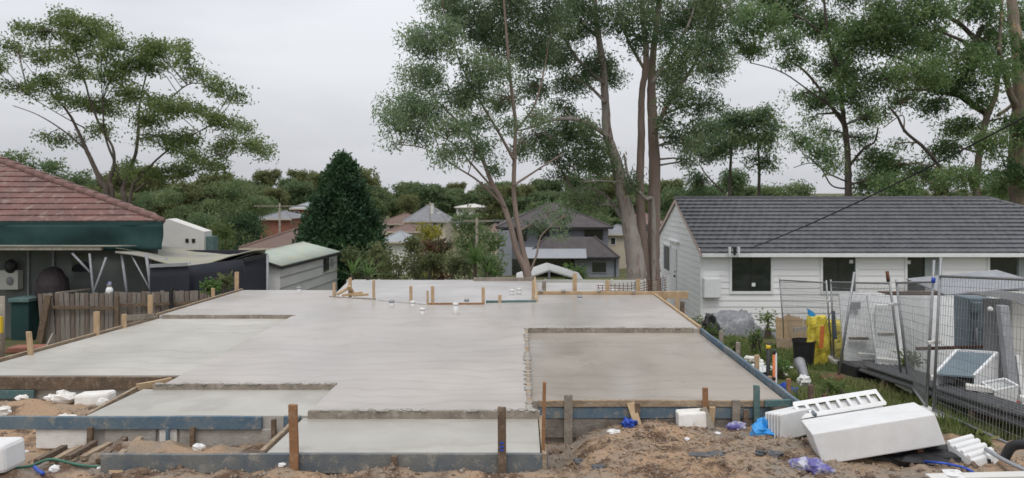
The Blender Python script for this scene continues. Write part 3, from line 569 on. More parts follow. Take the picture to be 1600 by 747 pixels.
# ------------------------------------------------------------------ buildings
def tileroof(name, quad, courses, tile, m, parent, amp=.018, lip=.035):
    # quad = eave_left, eave_right, ridge_right, ridge_left; overlapping wavy courses
    a, b, c, d = [Vector(p) for p in quad]; nrm = (b - a).cross(d - a).normalized()
    if nrm.z < 0: nrm = -nrm
    VV = []; FF = []
    for k in range(courses):
        t0, t1 = k / courses, (k + 1.06) / courses; t1 = min(t1, 1.0)
        l0, r0, l1, r1 = a.lerp(d, t0), b.lerp(c, t0), a.lerp(d, t1), b.lerp(c, t1)
        L = (r0 - l0).length; n = max(4, int(L / tile * 4)); off = (k % 2) * .5
        base = len(VV)
        for i in range(n + 1):
            s = i / n; wv = abs(math.sin(math.pi * (s * L / tile + off))) ** .6 * amp
            p0 = l0.lerp(r0, s); p1 = l1.lerp(r1, s); j = random.uniform(-.004, .004)
            VV += [p0 + nrm * (-.01), p0 + nrm * (lip + wv + j), p1 + nrm * (wv * .6)]
        for i in range(n):
            q = base + i * 3
            FF += [(q, q + 3, q + 4, q + 1), (q + 1, q + 4, q + 5, q + 2)]
    bm_ = MB(); bm_.v = VV; bm_.f = FF; return bm_.build(name, m, parent, kind='stuff')
# --- white weatherboard cottage on the right
HX0, HX1, HY0, HY1 = 7.0, 26.0, 29.0, 38.3; EV = .10; RG = 2.12; BASE = -3.3; YM = (HY0 + HY1) / 2; RX = 21.1
hs = thing('weatherboard_cottage', 'pale grey weatherboard cottage with charcoal tiled roof behind the wire fence', 'house', (15, 33, BASE))
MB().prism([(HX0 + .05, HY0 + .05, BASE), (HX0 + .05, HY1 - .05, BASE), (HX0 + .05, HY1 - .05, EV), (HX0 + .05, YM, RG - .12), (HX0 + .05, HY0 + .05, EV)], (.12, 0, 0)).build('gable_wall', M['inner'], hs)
wins = [(1140, 1208), (1282, 1340), (1414, 1474), (1543, 1640)]
wx = [(XW(a, HY0), XW(b, HY0)) for a, b in wins]; WZ0 = -1.52; WZ1 = .05
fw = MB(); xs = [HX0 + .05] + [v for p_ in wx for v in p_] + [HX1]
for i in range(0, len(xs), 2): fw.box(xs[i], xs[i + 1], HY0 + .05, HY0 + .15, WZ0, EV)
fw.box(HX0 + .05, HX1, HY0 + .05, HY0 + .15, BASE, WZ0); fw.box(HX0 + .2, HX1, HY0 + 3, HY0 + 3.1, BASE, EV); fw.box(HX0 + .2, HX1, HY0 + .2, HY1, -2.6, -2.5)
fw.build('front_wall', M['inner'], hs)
MB().box(HX0 + .2, HX1, HY1 - .15, HY1 - .05, BASE, EV).build('back_wall', M['board'], hs)
MB().box(HX1 - .15, HX1 - .05, HY0 + .16, HY1 - .16, BASE, EV).build('end_wall', M['board'], hs)
bh = .243; z = BASE + .05
while z < EV - .02:
    z1 = min(z + bh, EV); segs = [(HX0, HX1)]
    if z1 > WZ0 + .03:
        segs = [(xs[i] + (0 if i else -.05), xs[i + 1]) for i in range(0, len(xs), 2)]
    for a, b in segs:
        MB().prism([(a, HY0 + .045, z), (a, HY0 + .004, z), (a, HY0 + .03, z1 + .004), (a, HY0 + .045, z1 + .008)], (b - a, 0, 0)).build('weatherboard', M['board'], hs)
    z += bh
z = BASE + .05
while z < RG - .25:
    z1 = z + bh
    ya = HY0 + .005 if z1 < EV else HY0 + (z1 - EV) / (RG - EV) * (YM - HY0) + .02; yb = HY1 if z1 < EV else HY1 - (z1 - EV) / (RG - EV) * (YM - HY0) - .02
    ya0 = HY0 + .005 if z < EV else HY0 + (z - EV) / (RG - EV) * (YM - HY0) + .02; yb0 = HY1 - (ya0 - HY0)
    def brd(y0a, y0b, y1a, y1b):
        b = MB(); n = 0
        b.v = [Vector(p) for p in [(HX0 + .045, y0a, z), (HX0 + .004, y0a, z), (HX0 + .028, y1a, z1 + .008), (HX0 + .045, y1a, z1 + .008), (HX0 + .045, y0b, z), (HX0 + .004, y0b, z), (HX0 + .028, y1b, z1 + .008), (HX0 + .045, y1b, z1 + .008)]]
        b.f = [(0, 1, 2, 3), (7, 6, 5, 4), (0, 4, 5, 1), (1, 5, 6, 2), (2, 6, 7, 3), (3, 7, 4, 0)]; b.build('weatherboard', M['board'], hs)
    brd(ya0, yb0, ya, yb); z += bh
MB().box(HX0 - .02, HX0 + .10, HY0 - .022, HY0 + .07, BASE, EV).build('corner_trim', M['white'], hs)
# windows with frames, panes, stickers
for i, ((a, b), (pa, pb)) in enumerate(zip(wx, wins)):
    wf = MB(); t = .085
    wf.box(a - .01, a + t, HY0 - .03, HY0 + .10, WZ0 - .02, WZ1); wf.box(b - t, b + .01, HY0 - .03, HY0 + .10, WZ0 - .02, WZ1)
    wf.box(a + t, b - t, HY0 - .028, HY0 + .10, WZ0 - .02, WZ0 + t); wf.box(a + t, b - t, HY0 - .028, HY0 + .10, WZ1 - .05, WZ1)
    wo = wf.build('window_frame', M['white'], hs, bevel=.004)
    mid = (a + b) / 2
    MB().box(a + t, mid - .02, HY0 + .05, HY0 + .06, WZ0 + t, WZ1 - .05).build('pane', M['glass'], wo)
    MB().box(mid + .02, b - t, HY0 + .05, HY0 + .06, WZ0 + t, WZ1 - .05).build('pane', M['glass'], wo)
    MB().box(mid - .02, mid + .02, HY0 + .03, HY0 + .065, WZ0 + t, WZ1 - .05).build('mullion', M['black'], wo)
    sx, sz = [(1178, 445), (1331, 409), (1421, 410), (1570, 408)][i]; sx = XW(sx, HY0); sz = ZW(sz, HY0)
    if i < 3: MB().box(sx - .07, sx + .07, HY0 + .044, HY0 + .047, sz - .07, sz + .07).build('sticker', M['white'], wo)
    if i == 2: MB().box(b - t - .62, b - t, HY0 + .03, HY0 + .048, WZ0 + t, WZ1 - .05).build('curtain', M['curtain'], wo)
    if i == 3: MB().box(XW(1590, HY0), XW(1612, HY0), HY0 + .03, HY0 + .048, WZ0 + t, WZ1 - .05).build('curtain', M['curtain'], wo)
# gable side window, door, awning strip
wf = MB(); ya, yb, za, zb = 34.9, 36.55, ZW(425, 35.8), ZW(381, 35.8)
for q in ((ya, ya + .1, za, zb), (yb - .1, yb, za, zb), (ya + .1, yb - .1, za, za + .1), (ya + .1, yb - .1, zb - .1, zb)): wf.box(HX0 - .03, HX0 + .04, q[0], q[1], q[2], q[3])
wo = wf.build('window_frame', M['white'], hs); MB().box(HX0 - .012, HX0 + .03, ya + .1, yb - .1, za + .1, zb - .1).build('pane', M['glass'], wo)
dr = MB().box(HX0 - .045, HX0 + .04, 33.5, 34.7, -2.6, ZW(388, 34)).build('door', M['white'], hs, bevel=.004)
MB().ball((HX0 - .08, 33.62, -1.35), (.05, .05, .05), 8, 6).build('handle', M['black'], dr); MB().ball((HX0 - .06, 33.62, -1.15), (.03, .04, .04), 8, 6).build('lock', M['black'], dr)
MB().box(HX0 - .12, HX0 + .03, 33.0, 35.1, ZW(378, 34), ZW(375.5, 34)).build('drip_strip', M['board'], hs)
# roof planes, ridge caps, barge boards, gutter
OV = .25; ez = EV - .02
rf = tileroof('roof', [(HX0 - .06, HY0 - OV, ez), (RX + (YM - HY0) + OV, HY0 - OV, ez), (RX, YM, RG + .05), (HX0 - .06, YM, RG + .05)], 14, .3, M['rooftile'], hs, .022, .06)
tileroof('roof', [(RX + (YM - HY0) + OV, HY1 + OV, ez), (HX0 - .06, HY1 + OV, ez), (HX0 - .06, YM, RG + .05), (RX, YM, RG + .05)], 14, .3, M['rooftile'], hs, .022, .06)
tileroof('roof', [(RX + (YM - HY0) + OV, HY0 - OV, ez), (RX + (YM - HY0) + OV, HY1 + OV, ez), (RX + .01, YM, RG + .05), (RX, YM, RG + .05)], 14, .3, M['rooftile'], hs, .022, .06)
cap = MB().tube([(-.215, 0, 0), (.19, 0, .01), (.215, 0, .02)], [.10, .115, .122], 10)
first = None; n = 0; xx = HX0 + .15
while xx < RX + .1:
    if first is None:
        for v in cap.v: v += Vector((xx, YM, RG + .04))
        first = cap.build('ridge_cap', M['rooftile'], hs, smooth=True); l0 = first.location.copy(); x00 = xx
    else:
        o = first.copy(); COL.objects.link(o); o.parent = hs; o.matrix_parent_inverse = first.matrix_parent_inverse.copy(); o.location = l0 + Vector((xx - x00, 0, random.uniform(-.01, .01)))
    xx += .405
for s in range(14):
    t0, t1 = s / 14, (s + 1) / 14; E = Vector((RX + (YM - HY0) + OV, HY0 - OV, ez)); A_ = Vector((RX, YM, RG + .05))
    MB().tube([E.lerp(A_, t0), E.lerp(A_, t1)], [.12, .1], 8).build('hip_cap', M['rooftile'], hs, smooth=True)
for s, y0 in ((1, HY0 - OV), (-1, HY1 + OV)):
    MB().prism([(HX0 - .07, y0, ez - .13), (HX0 - .07, y0, ez + .03), (HX0 - .07, YM - s * .002, RG + .02), (HX0 - .07, YM - s * .002, RG - .14)], (.05, 0, 0)).build('barge_board', M['bargeb'], hs)
MB().box(HX0 - .02, HX1 + .3, HY0 - OV - .10, HY0 - OV + .02, EV - .17, EV - .03).build('gutter', M['white'], hs, bevel=.01)
MB().box(HX0, HX1 + .2, HY0 - OV + .02, HY0 + .0, EV - .12, EV - .09).build('soffit', M['white'], hs)
MB().box(HX0 - .02, HX1 + .3, HY1 + OV - .02, HY1 + OV + .1, EV - .17, EV - .03).build('gutter', M['white'], hs)
# service bracket and meter box
mb = MB().box(XW(1098.5, 28.9), XW(1125, 28.9), HY0 - .26, HY0 - .003, ZW(465, 28.9), ZW(434, 28.9)).build('meter_box', M['white'], hs, bevel=.02)
MB().box(XW(1099.5, 28.9), XW(1124, 28.9), HY0 - .275, HY0 - .262, ZW(464, 28.9), ZW(435.5, 28.9)).build('lid', M['white'], mb, bevel=.006)
br = MB().tube([(XW(1120, 28.5), 28.55, ZW(387, 28.5)), (XW(1176, 28.5), 28.55, ZW(387, 28.5))], .03, 8).build('service_bracket', M['black'], hs)
for x in (1140, 1148, 1154): MB().tube([(XW(x, 28.5), 28.5, ZW(386, 28.5)), (XW(x, 28.5), 28.5, ZW(399, 28.5))], [.06, .04], 8).build('insulator', M['white' if x != 1148 else 'black'], br)
p0 = Vector((XW(1172, 28.5), 28.5, ZW(388, 28.5))); p1 = P(1720, 118, 14); pts = []
for k in range(41):
    t = k / 40; q = p0.lerp(p1, t); q.z -= 4 * t * (1 - t) * .2; pts.append(q)
tag(MB().tube(pts, .022, 6).build('overhead_cable', M['black'], smooth=True), 'black overhead service cable sagging across the charcoal roof', 'cable')
p0 = Vector((XW(1120, 45), 45, ZW(297, 45))); p1 = Vector((XW(1640, 40), 40, ZW(276, 40)))
# --- red tiled house on the left
C = Vector((-11.6, 24, ZW(346, 24))); lh = thing('tiled_house', 'house with weathered red tiled hip roof and green shade cloth under the eave', 'house', (-17, 27, -2.6))
ridR = P(-60, 231, 27.6); eL = Vector((-30, 23.4, C.z - .05)); rL = Vector((-30, 27.6, ridR.z))
tileroof('roof', [eL, C, ridR, rL], 14, .25, M['redtile'], lh, .014, .035)
bkR = Vector((-16.3, 33, C.z)); tileroof('roof', [C, bkR, Vector((ridR.x, 28.6, ridR.z)), ridR], 14, .25, M['redtile'], lh, .014, .035)
tileroof('roof', [bkR, Vector((-30, 33, C.z)), rL + Vector((0, 1, 0)), ridR + Vector((0, 1, 0))], 14, .25, M['redtile'], lh, .014, .035)
for s in range(20):
    a, b = C.lerp(ridR, s / 20), C.lerp(ridR, (s + 1.05) / 20); MB().tube([a + Vector((0, 0, .02)), b + Vector((0, 0, .02))], [.12, .10], 8).build('hip_cap', M['redtile'], lh, smooth=True)
MB().prism([(-30, 24.2, -3.4), (-11.85, 24.2, -3.4), (-16.4, 32.8, -3.4), (-30, 32.8, -3.4)], (0, 0, C.z + 3.34)).build('wall', M['greywall'], lh)
MB().hexa((-30, 23.32, C.z - .17), (18.4, .6, .05), (0, .12, 0), (0, 0, .13)).build('gutter', M['greenmesh'], lh)
# green shade cloth hanging below the eave, with folds
def cloth(name, x0, x1, y0, y1, zt, zb, m, parent, n=60, r_=8, amp=.05, seed=1, label=None, sag=0):
    b = MB()
    for j in range(r_ + 1):
        for i in range(n + 1):
            s = i / n; t = j / r_; X = x0 + (x1 - x0) * s; Y = y0 + (y1 - y0) * s
            zt_ = zt(s) if callable(zt) else zt; zb_ = zb(s) if callable(zb) else zb
            Y += amp * 2 * float(fbm(np.array(s * (x1 - x0) * .9), np.array(t * 1.2 + seed), 3, seed)) * (.3 + t)
            b.v.append(Vector((X, Y, zt_ + (zb_ - zt_) * t - sag * 4 * s * (1 - s) * (1 - t))))
    for j in range(r_):
        for i in range(n): q = j * (n + 1) + i; b.f.append((q, q + n + 1, q + n + 2, q + 1))
    o = b.build(name, m, parent, smooth=True, label=label); so_ = o.modifiers.new('solid', 'SOLIDIFY'); so_.thickness = .012; return o
cloth('shade_cloth', -29, C.x + .05, 23.35, 23.92, C.z - .1, lambda s: .62 - .06 * math.sin(s * 9), M['greenmesh'], lh, 90, 8, .1, 3)
# lean-to in front of the left house
D = 22.6; ln = thing('lean_to', 'open lean-to with pale weathered beam and bent steel props beside the tiled house', 'lean-to', (-14, 23, -2.2))
MB().prism([(-30, D - .06, ZW(391, D)), (-30, D - .06, ZW(385, D)), (-30, D + .06, ZW(385, D)), (-30, D + .06, ZW(391, D))], (30 + XW(160, D), 0, 0)).build('beam', M['beam'], ln, bevel=.01)
MB().hexa((-30, D - .1, ZW(384, D)), (30 + XW(185, D), 0, -.02), (0, 1.2, -.07), (0, 0, .03)).build('roof_sheet', M['dust'], ln)
for a, b, r_ in [((140, 396), (146, 458), .035), ((113, 396), (143, 428), .035), ((166, 402), (147, 456), .035), ((190, 396), (198, 456), .04), ((228, 396), (236, 452), .045), ((206, 400), (232, 448), .025)]:
    p, q = P(*a, D), P(*b, D); q2 = q + (q - p).normalized() * (.0 if b[1] < 440 else .6); MB().tube([p, q2], r_, 8).build('prop', M['greymetal'], ln, smooth=True)
# contents under the lean-to
p = P(82, 447, 23.3); lump('covered_machine', (p.x, 23.3, p.z - .15), (.5, .4, .75), mat('dark_cover', (.03, .022, .026), (.045, .035, .04), 3, .8), 'large dark rounded cover standing under the lean-to', 'covered machine', None, .04, 18, 12)
o = thing('wall_cabinet', 'pale meter cabinet on the grey wall under the lean-to', 'cabinet', P(14, 450, 24.0)); a = P(2, 452, 24.0); MB().box(a.x, a.x + .6, 23.9, 24.17, a.z, a.z + .62).build('body', M['creamwhite'], o, bevel=.01); MB().ball((a.x + .35, 23.88, a.z + .28), (.12, .05, .14), 10, 7).build('dial', M['greymetal'], o)
lump('hanging_pot', tuple(P(17, 416, 23.9)), (.2, .15, .22), M['black'], 'dark hanging pot above the meter cabinet', 'pot', None, .08)
o = thing('wheelie_bin', 'dark green bin standing beside the paling fence end', 'bin', P(40, 500, 23)); a = P(27, 500, 23); MB().prism([(a.x, 22.7, -2.2), (a.x + .55, 22.7, -2.2), (a.x + .55, 23.3, -2.2), (a.x, 23.3, -2.2)], (0, 0, 2.2 + ZW(470, 23))).build('tub', M['greenmesh'], o, bevel=.03); MB().box(a.x - .04, a.x + .6, 22.62, 23.36, ZW(470, 23), ZW(464, 23)).build('lid', M['teal'], o, bevel=.02)
for x in (43, 82): tag(MB().box(XW(x, 24.1) - .03, XW(x, 24.1) + .03, 24.12, 24.19, -2.4, ZW(392, 24.1)).build('wall_batten', M['greymetal']), 'grey cover batten on the fibro wall under the lean-to', 'batten', 'wall battens')
tag(MB().box(XW(112, 24.1), XW(140, 24.1), 24.1, 24.19, ZW(424, 24.1), ZW(398, 24.1)).build('wall_window', M['glass']), 'small dark window in the fibro wall behind the bent props', 'window')
o = thing('garden_gnome', 'small figure ornament with purple hat on top of the paling fence', 'ornament', P(171, 460, 22)); p = P(171, 456, 21.98)
MB().ball(p + Vector((0, 0, .02)), (.11, .09, .15), 10, 8).build('body', M['white'], o, smooth=True); MB().ball(p + Vector((0, 0, .19)), (.07, .07, .07), 10, 8).build('head', M['cream'], o, smooth=True); MB().tube([p + Vector((0, 0, .2)), p + Vector((.01, 0, .3))], [.08, .03], 10).build('hat', M['lav'], o, smooth=True)
# sagging sheet roof and charcoal shade cloth enclosure
en = thing('shade_enclosure', 'charcoal shade cloth enclosure with a sagging dusty sheet roof', 'enclosure', (-10.5, 23.5, -2.3))
b = MB(); nn = 40
for j in range(9):
    for i in range(nn + 1):
        s = i / nn; t = j / 8; x = 180 + 235 * s; Df = 22.4 + 1.0 * s; Db = Df + 4.0
        yf = 391 + 26 * math.exp(-((s - .48) / .3) ** 2) - 3 * s; yb = 381 + 24 * s ** 1.6
        zf = ZW(yf, Df); zb_ = ZW(yb, Db); X = XW(x, Df) * (1 - t) + (XW(x * .985 + 5, Db)) * t
        b.v.append(Vector((X, Df + (Db - Df) * t, zf + (zb_ - zf) * t + .03 * float(fbm(np.array(X * 2), np.array(t * 3), 2, 8)))))
for j in range(8):
    for i in range(nn): q = j * (nn + 1) + i; b.f.append((q, q + 1, q + nn + 2, q + nn + 1))
o = b.build('sheet_roof', M['dust'], en, smooth=True); sm = o.modifiers.new('s', 'SOLIDIFY'); sm.thickness = .04
cloth('cloth_panel', XW(234, 22.3), XW(296, 22.5), 22.3, 22.5, ZW(416, 22.4), -2.5, M['char'], en, 30, 8, .05, 4); MB().bar(P(234, 415.5, 22.25), P(293, 413, 22.45), .05, .1).build('top_bar', M['greymetal'], en)
cloth('cloth_panel', XW(294, 22.8), XW(381, 23.1), 22.8, 23.1, lambda s: ZW(414 - 9 * s, 23), -2.5, M['char'], en, 40, 8, .05, 5)
cloth('cloth_panel', XW(380, 22.9), XW(418, 23.4), 22.9, 23.4, lambda s: ZW(408 - 7 * s, 23.2), -2.5, M['char'], en, 20, 8, .04, 6)
MB().bar(P(380, 407, 22.85), P(418, 399, 23.3), .05, .12).build('top_bar', M['black'], en)
for x, y in ((236, 400), (260, 402), (296, 410), (381, 405), (418, 398)): MB().tube([(XW(x, 23.2), 23.2, -2.6), (XW(x, 23.2), 23.2, ZW(y, 23.2))], .04, 8).build('post', M['greymetal'], en, smooth=True)
MB().box(XW(150, 26), XW(418, 26), 26.3, 26.4, -3, ZW(392, 26)).build('back_cloth', M['char'], en)
# paling fence
pf = thing('paling_fence', 'weathered grey paling fence leaning behind the pale side floor', 'paling fence', (-12, 22, -2.3))
x = 66.0; k = 0
while x < 330:
    D = 21.6 + (x - 66) / 264 * .8; wp = random.uniform(6.5, 8.2); s = D / F
    if not (266 < x < 271):
        X = XW(x, D); zt = ZW(459 - (x - 66) * .02 + random.uniform(-1.2, 1.2), D); lean = -.10 * max(0, 1 - (x - 66) / 60)
        b = MB(); zb = g(X, D) - .1; tk = random.uniform(0, .02)
        b.hexa((X - lean * .0 - .0, D - .03 + tk, zb), (wp * s - .012, 0, 0), (0, .02, 0), (-lean * -1.2 + random.uniform(-.02, .02), random.uniform(-.03, .03), zt - zb))
        b.build('paling', M['palA'] if k % 3 else M['palB'], pf)
    x += wp; k += 1
for yy in (480,):
    MB().bar(P(68, yy, 21.5), P(180, yy + 1, 21.8), .05, .09).build('rail', M['darkwood'], pf); MB().bar(P(186, yy - 3, 21.8), P(266, yy - 6, 22.1), .05, .08).build('rail', M['darkwood'], pf); MB().bar(P(268, yy - 5, 22.1), P(326, yy - 10, 22.3), .05, .08).build('rail', M['darkwood'], pf)
MB().bar(P(62, 535, 21.45), P(76, 461, 21.45), .18, .1, (0, 1, 0)).build('post', M['darkwood'], pf, bevel=.01); MB().bar(P(184, 520, 21.7), P(183, 462, 21.75), .1, .08, (0, 1, 0)).build('post', M['darkwood'], pf)
MB().tube([(XW(268, 22), 22, -2.4), (XW(268, 22), 22, ZW(450, 22))], .05, 8).build('post', M['black'], pf)
MB().bar(P(88, 458, 22.2), P(140, 452, 23.2), .1, .05).build('cap_rail', M['greywood'], pf)
tag(MB().tube([(XW(2, 14), 14, g(-9.8, 14)), (XW(2, 14), 14, ZW(463, 14))], .06, 10).build('bollard', M['greywood'], smooth=True), 'grey post with rounded top beyond the side floor', 'post')
tag(MB().box(XW(-1, 13.9), XW(4, 13.9), 13.86, 13.92, ZW(520, 13.9), ZW(495, 13.9)).build('warning_plate', M['yel']), 'yellow plate on the grey post beyond the side floor', 'plate')
tag(MB().hexa(Vector((XW(5, 19), 19, g(-13, 19))), (.9, .1, 0), (0, .4, 0), (.1, 0, .16)).build('brick_heap', M['brick'], bevel=.03), 'low heap of reddish rubble below the paling fence end', 'rubble')
# green-roofed shed
sh = thing('garden_shed', 'pale grey shed with pale green iron roof behind the slab', 'shed', (-8.7, 27, -3))
E0, E1 = Vector((-7.75, 23.9, .06)), Vector((-7.28, 29.9, .06)); R0, R1 = Vector((-8.75, 23.7, .42)), Vector((-8.75, 29.9, .44)); W0, W1 = Vector((-9.85, 23.9, .06)), Vector((-10.2, 29.9, .06))
b = MB(); b.poly([(-7.82, 24, -3.2), (-7.38, 29.7, -3.2), (-7.38, 29.7, .03), (-7.82, 24, .03)]); b.poly([(-9.8, 24, -3.2), (-7.82, 24, -3.2), (-7.82, 24, .03), (-8.75, 24, .38), (-9.8, 24, .03)]); b.poly([(-7.38, 29.7, -3.2), (-10.1, 29.7, -3.2), (-10.1, 29.7, .03), (-8.75, 29.7, .4), (-7.38, 29.7, .03)]); b.poly([(-10.1, 29.7, -3.2), (-9.8, 24, -3.2), (-9.8, 24, .03), (-10.1, 29.7, .03)])
wl = b.build('wall', M['shedwall'], sh)
def corr(name, a, b_, c, d, m, parent, pitch=.1, amp=.012):
    a, b_, c, d = map(Vector, (a, b_, c, d)); n = int((b_ - a).length / pitch * 4); o = MB(); nr = (b_ - a).cross(d - a).normalized(); nr = nr if nr.z > 0 else -nr
    for i in range(n + 1):
        s = i / n; h = nr * amp * math.sin(i * math.pi / 2); o.v += [a.lerp(b_, s) + h, d.lerp(c, s) + h]
    for i in range(n): o.f.append((2 * i, 2 * i + 2, 2 * i + 3, 2 * i + 1))
    q = o.build(name, m, parent, smooth=True); z_ = q.modifiers.new('s', 'SOLIDIFY'); z_.thickness = .02; return q
corr('roof', E0, E1, R1, R0, M['shedroof'], sh); corr('roof', W0, W1, R1, R0, M['shedroof'], sh)
MB().bar(E0 + Vector((.02, 0, -.07)), E1 + Vector((.02, 0, -.07)), .04, .09).build('fascia', M['black'], sh); MB().bar(E0 + Vector((0, -.02, -.05)), R0 + Vector((0, -.02, -.05)), .04, .1).build('fascia', M['black'], sh)
a = P(506, 415, 28.3); MB().box(a.x + .02, a.x + .13, 28.1, 28.6, a.z - .2, a.z + .3).build('wall_lamp', M['black'], sh); MB().box(a.x + .06, a.x + .2, 28.9, 29.1, a.z - .1, a.z + .2).build('vent', M['greymetal'], sh)
for zz in (-.35, -.7, -1.05, -1.4): MB().hexa((-7.805, 24.0, zz), (.44, 5.7, 0), (.012, 0, 0), (0, 0, .03)).build('batten', M['greymetal'], sh)
# white gable building past the tiled house
wg = thing('white_outbuilding', 'white sheet clad outbuilding peeking past the tiled house corner', 'building', (-16, 36, -3))
D = 36; b = MB(); b.prism([(XW(235, D), D, -4), (XW(319, D), D, -4), (XW(319, D), D, ZW(362, D)), (XW(262, D), D, ZW(342, D)), (XW(235, D), D, ZW(348, D))], (0, .9, 0)); b.build('wall', M['creamwhite'], wg)
for x in (290, 300): MB().box(XW(x, D), XW(x + 5, D), D - .03, D + .02, ZW(379, D), ZW(373, D)).build('vent', M['black'], wg)
MB().box(XW(317, D) + .06, XW(330, D), D + .2, D + .8, -4, ZW(370, D)).build('side_store', M['teal'], wg)

# --- houses in the valley
def hip_house(label, x0, x1, ye, yr, D, dep, wallm, roofm, rh=.32, zb=None, wins=(), name='hillside_house', group='houses in the valley', ov=.4):
    X0, X1 = XW(x0, D), XW(x1, D); ze = ZW(ye, D); Dm = D + dep / 2; zr = ZW(yr, Dm); zb = zb if zb is not None else float(G0((X0 + X1) / 2, D)) - .6
    t = thing(name, label, 'house', ((X0 + X1) / 2, Dm, zb), group)
    MB().box(X0 + ov, X1 - ov, D + ov, D + dep - ov, zb, ze).build('wall', wallm, t)
    ins = min((X1 - X0) * .46, dep / 2)
    e = [Vector((X0, D, ze)), Vector((X1, D, ze)), Vector((X1, D + dep, ze)), Vector((X0, D + dep, ze))]; r0 = Vector((X0 + ins, Dm, zr)); r1 = Vector((X1 - ins, Dm, zr))
    b = MB(); b.poly([e[0], e[1], r1, r0]); b.poly([e[1], e[2], r1]); b.poly([e[2], e[3], r0, r1]); b.poly([e[3], e[0], r0]); b.poly([e[3], e[2], e[1], e[0]])
    rf_ = b.build('roof', roofm, t)
    MB().bar(e[0] + Vector((0, -.05, -.08)), e[1] + Vector((0, -.05, -.08)), .08, .18).build('gutter', M['darkroof' if roofm.name.startswith('dark') else 'cream'], t)
    for a, c in ((r0, r1), (e[0], r0), (e[1], r1)): MB().tube([a, c + Vector((.01, 0, 0))], .12, 6).build('ridge_cap', roofm, t)
    for (a, b_, c, d_) in wins:
        wo = MB().box(XW(a, D) - .08, XW(b_, D) + .08, D + ov - .06, D + ov + .02, ZW(d_, D) - .08, ZW(c, D) + .08).build('window_frame', M['white'], t)
        MB().box(XW(a, D), XW(b_, D), D + ov - .08, D + ov - .05, ZW(d_, D), ZW(c, D)).build('pane', M['glass'], wo)
    return t
hip_house('small red brick house with pale metal roof beyond the conifer', 452, 520, 326, 311, 120, 12, M['brick'], M['ltroof'], wins=((459, 466, 331, 337),))
hip_house('low brown roofed house behind the pale green shed roof', 374, 474, 388, 358, 48, 12, M['brick'], M['brownroof'])
hip_house('brown tiled cream house right of the conifer', 586, 668, 350, 334, 135, 12, M['cream'], M['brownroof'], wins=((597, 603, 352, 358), (608, 615, 352, 358)))
gh = hip_house('grey slate roofed house with dormer and tall chimneys', 628, 700, 346, 321, 125, 13, M['cream'], M['greyroof'], wins=((676, 682, 349, 356), (688, 693, 349, 356)))
for x, yt in ((684, 332), (673, 318)): MB().box(XW(x, 128), XW(x + 4, 128), 128, 129, ZW(350, 128), ZW(yt, 128)).build('chimney', M['creamwhite'], gh)
hip_house('low brown gabled house with cream front below the slate roof', 600, 660, 362, 350, 100, 9, M['cream'], M['brownroof'], wins=((634, 642, 366, 374),))
hip_house('low house with pale blue grey metal roof behind the shrubs', 592, 640, 378, 362, 85, 9, M['creamwhite'], M['ltroof'])
hip_house('pale flat fronted house high on the valley side', 710, 762, 324, 319, 165, 12, M['creamwhite'], M['creamwhite'], wins=((716, 722, 327, 332), (742, 750, 327, 332)))
hip_house('cream house half hidden behind the leaning stems', 755, 790, 362, 350, 110, 9, M['cream'], M['brownroof'], wins=((768, 773, 366, 374),))
hip_house('terracotta roofed house between the gum trunks', 985, 1040, 348, 332, 110, 12, M['cream'], M['redtile'], wins=((1005, 1012, 353, 362),))
hip_house('low cream house with grey roof beside the dark two storey house', 945, 1000, 366, 352, 92, 10, M['cream'], M['greyroof'], wins=((955, 962, 372, 382),))
hip_house('dark roofed bungalow far left of the conifer', 400, 456, 342, 330, 100, 10, M['brick'], M['greyroof'])
# the two storey house
D = 85; ts = thing('two_storey_house', 'dark blue grey two storey house with purple brown hip roofs', 'house', (0, 90, -7.6))
zg = -7.6
MB().box(XW(782, D), XW(952, D), D + 1, D + 11, zg, ZW(357, D)).build('upper_wall', M['bluegrey'], ts)
MB().box(XW(778, D), XW(800, D), D - .6, D + 1.0, zg, ZW(360, D)).build('stair_wall', M['bluegrey'], ts)
MB().box(XW(895, D), XW(962, D), D - 3, D + .99, zg, ZW(402, D)).build('lower_wall', M['bluegrey'], ts)
def hipr(x0, x1, ye, yr, D0, dep, nm):
    X0, X1, ze = XW(x0, D0), XW(x1, D0), ZW(ye, D0); Dm = D0 + dep / 2; zr = ZW(yr, Dm); ins = min(dep / 2, (X1 - X0) * .47)
    e = [Vector((X0, D0, ze)), Vector((X1, D0, ze)), Vector((X1, D0 + dep, ze)), Vector((X0, D0 + dep, ze))]; r0 = Vector((X0 + ins, Dm, zr)); r1 = Vector((X1 - ins, Dm, zr))
    b = MB(); b.poly([e[0], e[1], r1, r0]); b.poly([e[1], e[2], r1]); b.poly([e[2], e[3], r0, r1]); b.poly([e[3], e[0], r0]); b.poly([e[3], e[2], e[1], e[0]]); o = b.build(nm, M['darkroof'], ts)
    MB().bar(e[0] + Vector((0, -.06, -.1)), e[1] + Vector((0, -.06, -.1)), .1, .22).build('gutter', M['black'], ts)
    for a, c in ((e[0], r0), (e[1], r1)): MB().tube([a, c], .13, 6).build('hip_cap', M['darkroof'], ts)
hipr(775, 958, 355, 318, D, 12.5, 'upper_roof'); hipr(820, 968, 402, 370, D - 3.6, 5, 'lower_roof')
MB().hexa((XW(815, 81), 79.5, ZW(404, 79.5)), (XW(915, 81) - XW(815, 81), 0, 0), (0.2, 3.4, .9), (0, 0, .06)).build('awning', M['greymetal'], ts)
